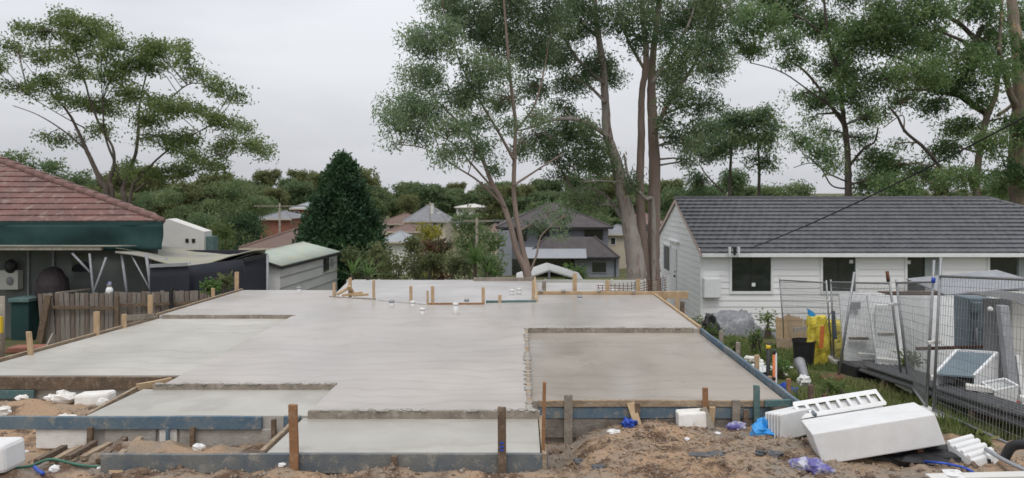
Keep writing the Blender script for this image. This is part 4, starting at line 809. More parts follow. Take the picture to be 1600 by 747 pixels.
for (a, b_, c, d_, Dw) in [(913, 942, 359, 375, D + 1), (797, 823, 358, 377, D + 1), (840, 858, 360, 375, D + 1), (925, 947, 410, 425, D - 3)]:
    wo = MB().box(XW(a, Dw) - .12, XW(b_, Dw) + .12, Dw - .08, Dw + .02, ZW(d_, Dw) - .14, ZW(c, Dw) + .08).build('window_frame', M['bluegrey'], ts); MB().box(XW(a, Dw), XW(b_, Dw), Dw - .12, Dw - .05, ZW(d_, Dw), ZW(c, Dw)).build('pane', M['glass'], wo)
MB().box(XW(788, D), XW(895, D), D - .2, D + .9, zg, ZW(405, D)).build('patio_screen', M['glass'], ts)
MB().tube([(XW(961, 82), 81.9, zg), (XW(961, 82), 81.9, ZW(404, 82))], .07, 8).build('downpipe', M['black'], ts)
# pale canvas canopy and cream fence beyond the slab
cn = thing('canvas_canopy', 'pale canvas gable canopy just beyond the rear slab corner', 'canopy', (2, 30, -3))
D = 30; ap = P(858, 421, D); l_, r_ = P(806, 439, D), P(912, 437, D); bkv = Vector((0, 3, 0))
b = MB(); b.prism([l_, ap, ap + Vector((0, 0, -.09)), l_ + Vector((0, 0, -.09))], bkv); b.prism([ap, r_, r_ + Vector((0, 0, -.09)), ap + Vector((0, 0, -.09))], bkv); b.build('canopy_top', M['creamwhite'], cn, bevel=.03)
MB().tube([(ap.x, D - .02, -3.1), (ap.x, D - .02, ap.z - .05)], .05, 8).build('pole', M['greymetal'], cn)
for q in (l_, r_): MB().tube([(q.x, D, -3.2), (q.x, D, q.z)], .05, 8).build('pole', M['greymetal'], cn)
MB().bar(l_ + Vector((0, .05, -.3)), r_ + Vector((0, .05, -.3)), .05, .5).build('valance', M['creamwhite'], cn)
cf = thing('boundary_fence', 'cream metal boundary fence behind the rear slab', 'fence', (1, 26.5, -3)); D = 26.5
for k in range(9):
    a, c = 540 + k * 52, 540 + (k + 1) * 52; MB().box(XW(a, D) + .03, XW(c, D) - .03, D, D + .03, -3.3, ZW(437 + .3 * (k % 3), D)).build('panel', M['creamwhite'], cf, bevel=.008); MB().box(XW(c, D) - .03, XW(c, D) + .03, D - .02, D + .05, -3.3, ZW(436, D)).build('post', M['creamwhite'], cf)
# wire mesh roll behind the slab
rm = thing('reinforcing_mesh', 'sagging reinforcing mesh propped behind the rear pine board', 'mesh', (3, 18.6, -1.8))
b = MB()
for k in range(17): a, c = P(935 + k * 6.5, 446 - k * .7, 18.9), P(935 + k * 6.5, 470, 18.9); b.tube([a, c + Vector((0, 0, -1.2))], .008, 4)
for k in range(8): b.tube([P(932, 446 + k * 4, 18.9), P(985, 447 + k * 4, 18.92), P(1042, 433 + k * 4, 18.9)], .008, 4)
b.build('wires', M['rust'], rm, kind='stuff')
for a, c in (((985, 470), (992, 440)), ((1030, 470), (1036, 430))): MB().tube([P(*a, 18.8) + Vector((0, 0, -1.2)), P(*c, 18.8)], .02, 6).build('stake', M['greymetal'], rm)
# poles in the valley
for x, yt, D, lb in ((745, 341, 60, 'thin timber power pole above the shrubs'), (437, 318, 75, 'pale power pole with long crossarm left of the conifer'), (672, 316, 118, 'thin aerial mast beside the slate roof')):
    o = thing('power_pole', lb, 'pole', (XW(x, D), D, float(G0(0, D)))); MB().tube([(XW(x, D), D, float(G0(0, D)) - .5), (XW(x, D), D, ZW(yt, D))], [.13, .1], 8).build('pole', M['greywood'], o, smooth=True)
    wd = {745: 1.1, 437: 2.6, 672: .8}[x]; MB().bar((XW(x, D) - wd, D, ZW(yt + 4, D)), (XW(x, D) + wd, D, ZW(yt + 4, D)), .1, .12).build('crossarm', M['greywood'], o)
for k, y in enumerate((342, 344)):
    pts = [P(640 + 22 * i, y + 3 - 3 * math.cos(i) * .3, 60 + i * .3) for i in range(8)]; tag(MB().tube(pts, .02, 4).build('power_line', M['greymetal']), 'thin pale power line crossing behind the shrubs', 'power line', 'power lines in the valley')
# ------------------------------------------------------------------ trees and plants
LM = {
 'gum': leafmat('gum_leaves', [(0.046, 0.078, 0.037), (0.101, 0.155, 0.070), (0.171, 0.232, 0.109), (0.232, 0.279, 0.147)], .5),
 'gumdark': leafmat('dark_gum_leaves', [(0.047, 0.092, 0.047), (0.109, 0.175, 0.087), (0.186, 0.262, 0.128), (0.262, 0.317, 0.153)], .55),
 'gumpale': leafmat('pale_gum_leaves', [(0.083, 0.133, 0.075), (0.175, 0.258, 0.140), (0.268, 0.361, 0.196), (0.351, 0.420, 0.247)], .55),
 'left': leafmat('olive_leaves', [(0.064, 0.107, 0.037), (0.138, 0.199, 0.067), (0.221, 0.276, 0.101), (0.276, 0.304, 0.129)], .55),
 'right': leafmat('fresh_gum_leaves', [(0.054, 0.107, 0.046), (0.127, 0.213, 0.087), (0.232, 0.337, 0.136), (0.329, 0.416, 0.184)], .55),
 'conifer': leafmat('conifer_leaves', [(.02, .05, .022), (.042, .095, .04), (.075, .14, .058)], .4),
 'far': leafmat('hazed_far_leaves', [(0.095, 0.142, 0.065), (0.161, 0.223, 0.099), (0.236, 0.293, 0.132)], .5),  # greens lightened in the colour to stand in for distance haze
 'shrub': leafmat('shrub_leaves', [(0.083, 0.105, 0.046), (0.152, 0.176, 0.075), (0.234, 0.246, 0.105)], .5),
 'beltpale': leafmat('pale_belt_leaves', [(.11, .13, .05), (.17, .19, .075), (.23, .24, .11)], .5),
 'redbud': leafmat('red_blossom', [(.12, .07, .04), (.2, .085, .055), (.10, .10, .05), (.085, .10, .045)], .5),
 'yell': leafmat('yellow_leaves', [(0.150, 0.166, 0.037), (0.300, 0.284, 0.053), (0.420, 0.390, 0.060)], .5),
 'strap': leafmat('strap_leaves', [(0.074, 0.150, 0.044), (0.134, 0.226, 0.067), (0.210, 0.300, 0.090)], .5),
 'grass': leafmat('grass_blades', [(0.073, 0.124, 0.031), (0.124, 0.176, 0.047), (0.205, 0.227, 0.081), (0.293, 0.264, 0.131)], .5),
}
DENS = 1.0
def leafquads(C_, L, W, droop, r):
    n = len(C_); d = r.normal(size=(n, 3)); d[:, 2] -= droop; d /= np.linalg.norm(d, axis=1)[:, None]
    q = r.normal(size=(n, 3)); s = np.cross(d, q); s /= np.linalg.norm(s, axis=1)[:, None] + 1e-9
    l = L * r.uniform(.6, 1.25, (n, 1)); w = W * r.uniform(.7, 1.2, (n, 1))
    return np.stack([C_, C_ + d * l * .5 + s * w * .5, C_ + d * l, C_ + d * l * .5 - s * w * .5], 1).reshape(-1, 3)
def cloudpts(cl, spr, npl, sr, r, hollow=.45, flat=.8):
    # clusters of leaf sprays filling the ellipsoids cl = (centre, radii); returns leaf positions and spray centres
    P_ = []; S_ = []
    for c, rad in cl:
        area = rad[0] * rad[2] * 3.2; k = max(3, int(spr * DENS * area))
        v = r.normal(size=(k, 3)); v /= np.linalg.norm(v, axis=1)[:, None]; rr = (hollow + (1 - hollow) * r.random(k)) * r.uniform(.7, 1.05, k)
        s = np.array(c) + v * rr[:, None] * np.array(rad); S_.append(s)
        pts = s[:, None] + np.clip(r.normal(size=(k, npl, 3)), -1.5, 1.5) * np.array([sr, sr, sr * flat]) * r.uniform(.55, 1.25, (k, 1, 1)); P_.append(pts.reshape(-1, 3))
    return np.concatenate(P_), S_
def smooth_path(pts, n=6):
    out_ = []
    for i in range(len(pts) - 1):
        p0 = pts[max(i - 1, 0)]; p1 = pts[i]; p2 = pts[i + 1]; p3 = pts[min(i + 2, len(pts) - 1)]
        for k in range(n):
            t = k / n; out_.append(tuple(.5 * (2 * b + (c - a) * t + (2 * a - 5 * b + 4 * c - d) * t * t + (3 * b - a - 3 * c + d) * t ** 3) for a, b, c, d in zip(p0, p1, p2, p3)))
    out_.append(pts[-1]); return out_
def tree(name, label, D, limbs, clumps, leaf, bark, L=.2, W=.05, spr=9, npl=22, sr=.28, droop=.7, deep=1.0, seed=1, extra=None, group=None, twig=.018, base=None, barks=None, flat=.8, fill=0):
    r = np.random.default_rng(seed); s = D / F
    X0 = XW(limbs[0][0][0], D); zb = float(G0(X0, D)) - .4 if base is None else base
    t = thing(name, label, 'tree', (X0, D, zb + .4), group); nodes = []
    for li, lm in enumerate(limbs):
        off = 0 if li == 0 else r.uniform(-1, 1) * deep * 1.4; pts = []
        for i, p in enumerate(lm):
            dz = p[3] if len(p) > 3 else off * (i / max(1, len(lm) - 1)) + r.uniform(-.1, .1)
            w3 = P(p[0], p[1], D + dz); pts.append((w3.x, w3.y, w3.z, p[2] / 2 * s * 1.05))
        if lm[0][1] > 285 and lm[0][2] >= 4 and (li == 0 or lm[0][1] > 300) and pts[0][2] > zb: pts = [(pts[0][0], pts[0][1], zb, pts[0][3] * 1.25)] + pts
        sp = smooth_path(pts, 6); k = len(sp)
        sp = [(a + r.uniform(-.07, .07) * d, b + r.uniform(-.07, .07) * d, c, max(d, .012) * r.uniform(.97, 1.03)) for a, b, c, d in sp]
        MB().tube([q[:3] for q in sp], [q[3] for q in sp], 9).build('trunk' if li == 0 else 'limb', M[(barks or {}).get(li, bark)], t, smooth=True)
        nodes += [(Vector(q[:3]), q[3]) for q in sp[2:]]
    cl = []; tw = MB(); clumps = list(clumps)
    for c in list(clumps):
        for _ in range(fill): clumps.append((c[0] + r.uniform(-1.1, 1.1) * c[2], c[1] + r.uniform(-1.3, 1.3) * c[3], c[2] * r.uniform(.35, .7), c[3] * r.uniform(.4, .8)))
    for c in clumps:
        dz = c[4] if len(c) > 4 else r.uniform(-1, 1) * deep * 1.7
        p = P(c[0], c[1], D + dz); rx, rz = c[2] * s, c[3] * s; cl.append((tuple(p), (rx, (rx + rz) * .5 * (.9 + .3 * r.random()), rz)))
    pts, sprays = cloudpts(cl, spr * 2.5, int(npl * 2.3), sr * .95, r, flat=flat)
    for (c, rad), S_ in zip(cl, sprays):
        c = Vector(c); near = min(nodes, key=lambda q: (q[0] - c).length + .35 * max(0, q[0].z - c.z) * 2)
        a = near[0]; mid = a.lerp(c, .55) + Vector((r.uniform(-.2, .2), r.uniform(-.2, .2), r.uniform(.0, .25))); w0 = min(near[1] * .6, twig * 2.6)
        tw.tube([a, mid, c], [w0, max(w0 * .7, twig), twig * .8], 5, False)
        for q in S_[:: max(1, len(S_) // 16)]:
            q = Vector(q); m2 = mid.lerp(q, .5) + Vector((r.uniform(-.1, .1), r.uniform(-.1, .1), .08)); st = mid.lerp(c, r.random()); tw.tube([st, m2, q], [twig * .7, twig * .55, twig * .25], 4, False)
    tw.build('twigs', M[bark], t, smooth=True, kind='stuff')
    me = npmesh('crown', leafquads(pts, L * .78, W * .85, droop, r), np.arange(len(pts) * 4).reshape(-1, 4))
    fin('crown', me, LM[leaf], (0, 0, 0), t)
    if extra: extra(t, r)
    return t
# slender gum with twin stems just beyond the slab
tree('gum_tree', 'slender twin stemmed gum tree rising just beyond the slab', 25, [
 [(824, 436, 11.7, 0), (808, 395, 9.4, 0), (797, 350, 8.6, 0), (783, 312, 7.8, .1), (768, 285, 7.0, .2), (752, 245, 5.5, .3), (728, 205, 3.9, .5), (700, 175, 3.1, .6), (665, 140, 2.0, .8)],
 [(826, 436, 10.1, 0), (818, 395, 8.6, .1), (808, 345, 7.8, .2), (803, 300, 7.0, .2), (804, 245, 6.2, .1), (805, 190, 5.5, 0), (798, 130, 4.7, -.2), (792, 60, 3.9, -.3), (786, -20, 3.1, -.4)],
 [(803, 250, 4.7), (778, 205, 3.9), (748, 155, 3.1), (722, 105, 2.3), (700, 45, 2.0)], [(805, 205, 3.9), (835, 165, 3.1), (850, 110, 2.3), (860, 50, 1.6)],
 [(790, 325, 3.9), (750, 285, 3.1), (715, 262, 2.3), (690, 245, 1.6)], [(780, 305, 3.1), (742, 262, 3.1), (705, 222, 2.3), (660, 200, 1.6)], [(802, 290, 3.9), (845, 262, 2.7), (880, 240, 2.0)], [(826, 430, 3.9), (838, 400, 3.1), (845, 370, 2.3), (870, 345, 1.6)], [(797, 120, 3.1), (760, 70, 2.3), (740, 10, 2.0)]],
 [(640, 165, 42, 28), (622, 190, 32, 20), (660, 118, 42, 34), (690, 62, 46, 38), (742, 30, 56, 40), (700, 5, 46, 30), (782, 60, 55, 42), (760, 108, 48, 32), (702, 198, 42, 20), (742, 232, 34, 16), (695, 240, 30, 14), (800, 8, 48, 36), (832, 80, 40, 38), (852, 28, 46, 36), (722, 148, 46, 28), (782, 158, 34, 22), (832, 140, 30, 24), (648, 60, 20, 22), (650, 212, 28, 14), (770, 262, 18, 10), (690, -50, 60, 40), (770, -55, 70, 45), (850, -50, 60, 40), (605, 178, 14, 12), (612, 225, 10, 6), (845, 185, 26, 16), (668, 175, 30, 20), (800, 200, 18, 14), (880, 345, 16, 12), (838, 352, 14, 12), (858, 330, 14, 8), (760, 300, 14, 7), (872, 362, 12, 6), (740, 190, 30, 16)],
 'gumpale', 'barkpink', L=.21, W=.05, spr=8.5, npl=24, sr=.25, seed=21)
# big multi-trunk gum
tree('gum_tree', 'massive old gum tree with several grey trunks beside the cottage', 27.5, [
 [(996, 445, 31.7, 0), (992, 400, 27.2, 0), (984, 350, 23.4, 0), (972, 300, 19.6, 0), (964, 255, 17.4, .1), (950, 213, 15.1, .2), (946, 160, 12.1, .2), (942, 100, 10.6, .2), (933, 40, 9.0, .3), (925, -40, 6.8, .4)],
 [(1022, 445, 20.4, .6), (1021, 390, 18.9, .6), (1022, 335, 18.9, .6), (1023, 270, 18.2, .6), (1021, 210, 15.9, .5), (1018, 150, 13.7, .4), (1020, 90, 10.6, .4), (1028, 20, 8.3, .3), (1034, -60, 6.8, .2)],
 [(1008, 420, 15.1, .4), (1003, 360, 14.4, .4), (1000, 290, 12.8, .3), (1002, 220, 11.3, .2), (1003, 150, 9.9, .1), (1010, 90, 9.0, 0), (1004, 20, 7.6, 0), (1000, -60, 5.2, 0)],
 [(950, 214, 8.3), (925, 196, 6.8), (895, 186, 6.1), (862, 188, 4.5), (835, 198, 3.0), (805, 205, 2.3)], [(984, 372, 6.8), (968, 335, 6.1), (945, 305, 4.5), (915, 294, 3.8), (895, 302, 2.3)],
 [(1022, 210, 8.3), (1042, 165, 6.8), (1062, 135, 6.1), (1085, 100, 4.5), (1105, 50, 3.0), (1115, 0, 2.3)], [(1021, 330, 6.8), (1008, 310, 6.1), (985, 285, 4.5), (975, 240, 3.0)], [(944, 130, 6.1), (905, 95, 4.5), (880, 55, 3.8), (860, 10, 3.0)], [(1019, 130, 6.1), (1050, 80, 4.5), (1075, 40, 3.8), (1090, -10, 3.0)],
 [(946, 160, 5.2), (915, 130, 3.8), (885, 120, 3.0)], [(1008, 110, 5.2), (980, 60, 3.8), (965, 10, 3.0)], [(1030, 215, 4.5), (1062, 215, 3.0), (1085, 232, 2.3)], [(1034, 180, 3.8), (1075, 165, 3.0), (1110, 165, 2.3)], [(935, 60, 4.5), (900, 25, 3.8), (880, -20, 3.0)]],
 [(905, 30, 52, 40), (862, 82, 42, 30), (890, 132, 40, 26), (930, 100, 36, 28), (980, 22, 50, 36), (1042, 22, 50, 36), (1092, 30, 44, 36), (1122, 15, 34, 34), (1072, 92, 44, 32), (1112, 108, 32, 26), (1062, 150, 40, 24), (1108, 160, 24, 16), (878, 205, 46, 20), (925, 232, 34, 22), (842, 218, 34, 16), (898, 252, 42, 20), (940, 262, 30, 22), (905, 286, 34, 14), (868, 272, 20, 12), (1085, 205, 20, 14), (1058, 218, 18, 12), (985, 285, 10, 26), (900, 312, 26, 10), (935, 322, 18, 10), (820, 235, 22, 10), (875, 170, 26, 14), (905, -40, 55, 36), (985, -50, 60, 36), (1065, -45, 60, 36), (1130, -40, 40, 36), (1040, 190, 20, 14), (1100, 70, 34, 24), (1075, 240, 10, 12), (860, 240, 20, 12), (1070, 250, 12, 8), (920, 195, 24, 14)],
 'gumdark', 'bark', L=.2, W=.055, spr=8, npl=22, sr=.25, seed=33, deep=1.3, fill=1, barks={1: 'barkpink', 2: 'barkpink', 5: 'barkpink'})
# trees behind the cottage
tree('gum_tree', 'gum with bare forked trunk rising over the cottage roof', 44, [
 [(1325, 318, 10.8), (1325, 260, 9.4), (1322, 215, 8.6), (1318, 192, 7.9), (1300, 168, 5.8), (1280, 138, 4.3), (1258, 112, 3.6), (1235, 95, 2.2)],
 [(1320, 200, 6.5), (1314, 150, 5.8), (1306, 100, 5.0), (1294, 60, 4.3), (1288, 5, 3.6), (1282, -50, 2.9)], [(1328, 258, 5.0), (1350, 232, 3.6), (1366, 222, 2.9), (1372, 200, 2.2)], [(1300, 168, 2.9), (1262, 140, 2.2), (1220, 112, 1.8), (1172, 98, 1.4)], [(1327, 295, 2.9), (1300, 290, 2.2), (1282, 262, 2.2), (1255, 240, 1.4)], [(1326, 285, 2.5), (1296, 272, 2.2), (1270, 255, 1.4), (1240, 262, 1.1)], [(1306, 110, 3.6), (1340, 70, 2.9), (1372, 30, 2.2)], [(1292, 60, 2.9), (1255, 30, 2.2), (1210, 15, 2.2)]],
 [(1188, 32, 40, 26), (1178, 72, 36, 18), (1232, 22, 46, 32), (1282, 42, 40, 32), (1240, 92, 28, 16), (1302, 102, 34, 30), (1292, 150, 28, 22), (1332, 150, 34, 26), (1352, 182, 30, 18), (1252, 150, 22, 10), (1272, 168, 22, 9), (1332, 62, 44, 32), (1372, 42, 44, 36), (1252, 222, 24, 14), (1284, 236, 32, 14), (1302, 258, 18, 10), (1370, 255, 32, 28), (1352, 285, 26, 22), (1290, 205, 22, 9), (1200, -10, 50, 26), (1270, -30, 60, 30), (1350, -20, 60, 30), (1385, 285, 26, 22), (1238, 205, 10, 7), (1265, 190, 16, 7), (1340, 215, 22, 12), (1145, 60, 20, 16), (1160, 20, 20, 22), (1225, 60, 26, 16), (1330, 120, 30, 20)],
 'right', 'barkdark', L=.33, W=.09, spr=3.6, npl=22, sr=.4, seed=44, deep=1.8, twig=.03)
tree('gum_tree', 'spreading gum with peeling tan trunk beside the cottage hip', 41, [
 [(1592, 350, 22.1), (1588, 290, 22.1), (1588, 230, 21.3), (1593, 160, 20.5), (1591, 90, 18.0), (1583, 25, 14.8), (1576, -60, 11.5)],
 [(1525, 318, 10.7), (1527, 265, 9.8), (1534, 215, 9.0), (1543, 180, 9.0), (1555, 150, 7.4), (1560, 110, 6.6), (1562, 60, 4.9), (1566, 0, 4.1)],
 [(1543, 178, 10.7), (1515, 160, 9.8), (1485, 138, 9.0), (1455, 118, 7.4), (1422, 98, 4.9), (1385, 85, 3.3)], [(1534, 75, 7.4), (1505, 42, 6.6), (1472, 20, 5.7), (1440, -5, 4.9), (1425, -40, 4.1)], [(1480, 300, 5.7), (1468, 262, 4.9), (1445, 232, 4.9), (1415, 206, 4.1), (1402, 182, 3.3), (1388, 166, 2.5)], [(1590, 170, 11.5), (1578, 145, 9.0), (1570, 110, 7.4), (1560, 75, 4.9)], [(1500, 150, 6.6), (1470, 145, 4.9), (1440, 140, 4.1), (1405, 142, 2.5)], [(1560, 180, 5.7), (1585, 160, 4.9), (1610, 120, 4.1)], [(1536, 40, 6.6), (1518, 70, 6.6), (1500, 62, 4.9), (1460, 45, 3.3)], [(1412, 206, 2.5), (1410, 180, 1.6), (1380, 200, 1.6)]],
 [(1402, 60, 44, 30), (1452, 62, 44, 26), (1502, 92, 52, 30), (1550, 62, 36, 30), (1432, 112, 52, 28), (1382, 122, 34, 22), (1502, 128, 38, 22), (1562, 112, 30, 24), (1592, 30, 28, 34), (1462, 165, 34, 16), (1412, 152, 34, 16), (1442, 20, 52, 26), (1522, 10, 54, 24), (1502, 200, 44, 18), (1552, 222, 36, 22), (1482, 232, 34, 18), (1442, 272, 34, 22), (1502, 278, 46, 24), (1560, 290, 32, 24), (1405, 288, 34, 18), (1578, 190, 22, 14), (1578, 270, 22, 20), (1382, 20, 34, 28), (1440, -30, 70, 26), (1540, -30, 70, 26), (1620, 80, 30, 40), (1625, 200, 30, 30), (1530, 160, 26, 12), (1385, 175, 14, 8), (1400, 225, 14, 8), (1620, 280, 24, 30), (1470, 130, 30, 16), (1395, 260, 26, 16)],
 'right', 'barktan', L=.32, W=.09, spr=3.8, npl=22, sr=.38, seed=55, deep=1.6, twig=.03, barks={2: 'barkdark', 3: 'barkdark', 4: 'barkdark', 8: 'barkdark', 6: 'barkdark'})
tree('dark_tree', 'dark bushy tree with thin pale trunk behind the cottage ridge', 62, [
 [(1186, 312, 4.5), (1186, 260, 4), (1184, 220, 3), (1180, 190, 2)], [(1140, 305, 5), (1142, 250, 4), (1145, 210, 3)], [(1186, 258, 2.5), (1200, 238, 2), (1208, 215, 1.5)], [(1130, 300, 3), (1105, 275, 2), (1092, 255, 1.5)]],
 [(1108, 202, 30, 20), (1148, 192, 36, 20), (1190, 186, 26, 16), (1130, 228, 36, 16), (1196, 218, 24, 18), (1090, 222, 16, 18), (1202, 255, 16, 10), (1088, 282, 14, 22), (1198, 172, 12, 6), (1160, 215, 30, 16), (1110, 240, 20, 12), (1208, 195, 14, 12), (1175, 250, 12, 8)],
 'gumdark', 'barkdark', L=.4, W=.14, spr=2.6, npl=22, sr=.5, seed=66, deep=1.5, twig=.04)
for i, (x, y, a, b_, D, lb) in enumerate([(1145, 284, 26, 24, 75, 'rounded dark bush showing under the bushy tree canopy'), (1245, 298, 24, 13, 80, 'small rounded olive tree showing over the cottage ridge'), (1100, 300, 32, 12, 70, 'low dark trees just above the cottage gable'), (1200, 300, 24, 10, 85, 'low pale green tree at the foot of the thin trunk'), (1050, 318, 26, 26, 70, 'dark green tree between the gum trunk and the gable')]):
    tree('round_tree', lb, D, [[(x, 325, 5), (x, y + b_ * .3, 3)]], [(x - a * .4, y + 2, a * .55, b_ * .7), (x + a * .4, y, a * .55, b_ * .75), (x, y - b_ * .35, a * .6, b_ * .6)], 'gumdark' if i in (0, 2, 4) else 'far', 'barkdark', L=.45, W=.16, spr=2.4, npl=22, sr=.5, seed=70 + i, twig=.04)
# left spreading gum
tree('gum_tree', 'wide spreading gum with flat leaf pads behind the red tiled roof', 56, [
 [(168, 312, 9.4), (158, 285, 8.6), (146, 258, 6.5), (134, 232, 5.8), (122, 205, 4.3), (108, 178, 3.6), (85, 150, 2.2), (55, 120, 1.4)], [(176, 312, 6.5), (171, 285, 6.5), (178, 258, 5.0), (176, 230, 3.6), (158, 200, 3.6), (142, 160, 2.9), (128, 110, 2.2), (110, 60, 1.4)],
 [(196, 325, 8.6), (192, 298, 7.2), (200, 270, 5.8), (212, 240, 5.0), (216, 205, 4.3), (218, 165, 2.9), (228, 120, 2.2), (240, 85, 1.4)], [(204, 308, 5.0), (222, 275, 3.6), (250, 245, 2.9), (285, 220, 2.2), (330, 195, 1.4)], [(188, 288, 4.3), (180, 255, 3.6), (165, 215, 2.9), (160, 160, 2.2)], [(210, 300, 3.6), (245, 275, 2.9), (285, 258, 2.2), (330, 245, 1.4), (380, 228, 1.1)], [(136, 236, 2.9), (100, 205, 2.2), (60, 180, 1.4), (20, 165, 1.1)], [(218, 200, 2.9), (255, 165, 2.2), (300, 130, 1.8), (350, 145, 1.4)], [(132, 200, 2.2), (95, 180, 1.4), (45, 150, 1.4)]],
 [(15, 68, 20, 8), (60, 50, 30, 13), (106, 33, 32, 11), (150, 45, 30, 13), (92, 84, 44, 8), (150, 84, 26, 8), (30, 133, 26, 7), (70, 128, 26, 10), (182, 68, 22, 11), (202, 98, 34, 11), (240, 78, 34, 12), (275, 74, 22, 7), (290, 94, 17, 7), (236, 106, 26, 8), (312, 115, 22, 7), (360, 146, 24, 8), (332, 132, 16, 5), (202, 146, 36, 10), (152, 166, 30, 12), (262, 165, 40, 13), (232, 188, 26, 9), (302, 172, 26, 8), (350, 190, 26, 10), (292, 215, 34, 12), (342, 230, 30, 10), (390, 226, 20, 8), (410, 240, 9, 6), (252, 215, 26, 8), (128, 160, 22, 8), (98, 154, 17, 7), (95, 220, 30, 6), (272, 270, 32, 13), (160, 205, 17, 8), (382, 200, 17, 7), (332, 262, 22, 9), (302, 245, 26, 8), (205, 265, 15, 8), (120, 110, 30, 8), (-20, 100, 30, 10), (175, 120, 30, 9), (120, 60, 34, 9)],
 'left', 'barkdark', L=.34, W=.13, spr=2.9, npl=20, sr=.5, seed=77, deep=2.2, droop=.2, twig=.03, flat=.75, fill=2)
# conifer
def conifer():
    D = 45; s = D / F; r = np.random.default_rng(5); x0 = XW(535, D); zt = ZW(250, D); zb = float(G0(x0, D)); t = thing('conifer', 'tall dense dark green conifer standing behind the shed', 'tree', (x0, D, zb))
    MB().tube([(x0, D, zb - .3), (x0, D, zt - 1)], [.3, .08], 8).build('trunk', M['barkdark'], t, smooth=True)
    n = 2300; u = r.random(n) ** .75; z = zt + (zb + .5 - zt) * u; R_ = 2.42 * np.minimum(1, (u / .62)) ** .75 * (1 - .25 * np.clip((u - .8) / .2, 0, 1)); a = r.uniform(0, 6.283, n)
    lob = 1 + .1 * np.sin(a * 5 + z * 1.7) + .5 * fbm(a * 2.2, z * 1.6, 3, 5)
    R2 = R_ * lob * (r.random(n) ** .22); c = np.stack([x0 + R2 * np.cos(a), D + R2 * np.sin(a), z], -1)
    pts = (c[:, None] + r.normal(size=(n, 26, 3)) * np.array([.17, .17, .24])).reshape(-1, 3)
    fin('crown', npmesh('crown', leafquads(pts, .34, .12, -.6, r), np.arange(len(pts) * 4).reshape(-1, 4)), LM['conifer'], (0, 0, 0), t)
conifer()
# shrubs behind the slab
def shrub(x, y, a, b_, D, leaf, label, L=.2, W=.09, spr=9, cat='shrub', seed=1, group=None, name='garden_shrub', npl=22):
    r = np.random.default_rng(seed); s = D / F; p = P(x, y, D); zb = float(G0(p.x, D)); t = thing(name, label, cat, (p.x, D, zb), group)
    for k in range(4): MB().tube([(p.x + .1 * k - .15, D, zb - .1), (p.x + r.uniform(-.5, .5) * a * s, D + r.uniform(-.3, .3), p.z)], [.05, .015], 6).build('stem', M['barkdark'], t)
    cl = []
    for k in range(7):
        th = r.uniform(0, 6.28); q = r.random() ** .5 * .6
        cl.append(((p.x + q * math.cos(th) * a * s, D + q * math.sin(th) * a * s * .7, p.z + r.uniform(-.45, .35) * b_ * s), (a * s * .5, a * s * .45, b_ * s * .5)))
    cl.append(((p.x, D, (p.z + zb) / 2), (a * s * .8, a * s * .6, max(.3, (p.z - zb) / 2))))
    pts, _ = cloudpts(cl, spr, npl, .16 * D / 26, r); fin('foliage', npmesh('foliage', leafquads(pts, L, W, .0, r), np.arange(len(pts) * 4).reshape(-1, 4)), LM[leaf], (0, 0, 0), t); return t
for i, q in enumerate([(560, 408, 30, 24, 30, 'shrub', 'olive shrub at the foot of the conifer'), (610, 414, 38, 22, 29, 'shrub', 'broad olive shrub in the hedge behind the slab'), (665, 408, 36, 26, 29.5, 'shrub', 'brownish shrub under the red blossom'), (715, 414, 40, 24, 28.5, 'shrub', 'broad dark olive shrub beside the strappy plant'), (684, 387, 26, 11, 31, 'redbud', 'shrub topped with reddish new growth in the hedge'), (650, 382, 22, 16, 38, 'shrub', 'pale olive shrub below the yellow tree'), (765, 415, 22, 20, 31, 'far', 'green shrub at the slender gum base'), (590, 395, 20, 16, 34, 'shrub', 'grey green shrub beside the conifer'), (1008, 428, 13, 12, 32, 'strap', 'bright green shrub behind the gum trunks'), (900, 428, 14, 9, 33, 'strap', 'small green shrub beside the canvas canopy')]):
    shrub(*q, seed=100 + i, L=.2 * q[4] / 28, W=.075 * q[4] / 28)
for i, q in enumerate([(668, 362, 26, 16, 60, 'yell', 'yellow green rounded tree in the valley'), (735, 352, 44, 30, 62, 'far', 'broad green tree in front of the valley houses'), (765, 375, 28, 22, 58, 'far', 'dark green tree beside the two storey house'), (362, 300, 48, 32, 78, 'far', 'large rounded olive tree left of the power pole'), (400, 318, 28, 26, 82, 'far', 'rounded tree beside the power pole'), (384, 352, 34, 24, 66, 'conifer', 'dark blue green bushy tree under the olive tree'), (345, 360, 24, 22, 60, 'left', 'olive bush past the white outbuilding'), (320, 345, 22, 20, 68, 'gumdark', 'dark bush above the white outbuilding'), (935, 345, 26, 18, 110, 'far', 'green tree behind the big gum trunk')]):
    shrub(*q, seed=130 + i, L=.34, W=.15, spr=2.6, cat='tree', name='valley_tree')
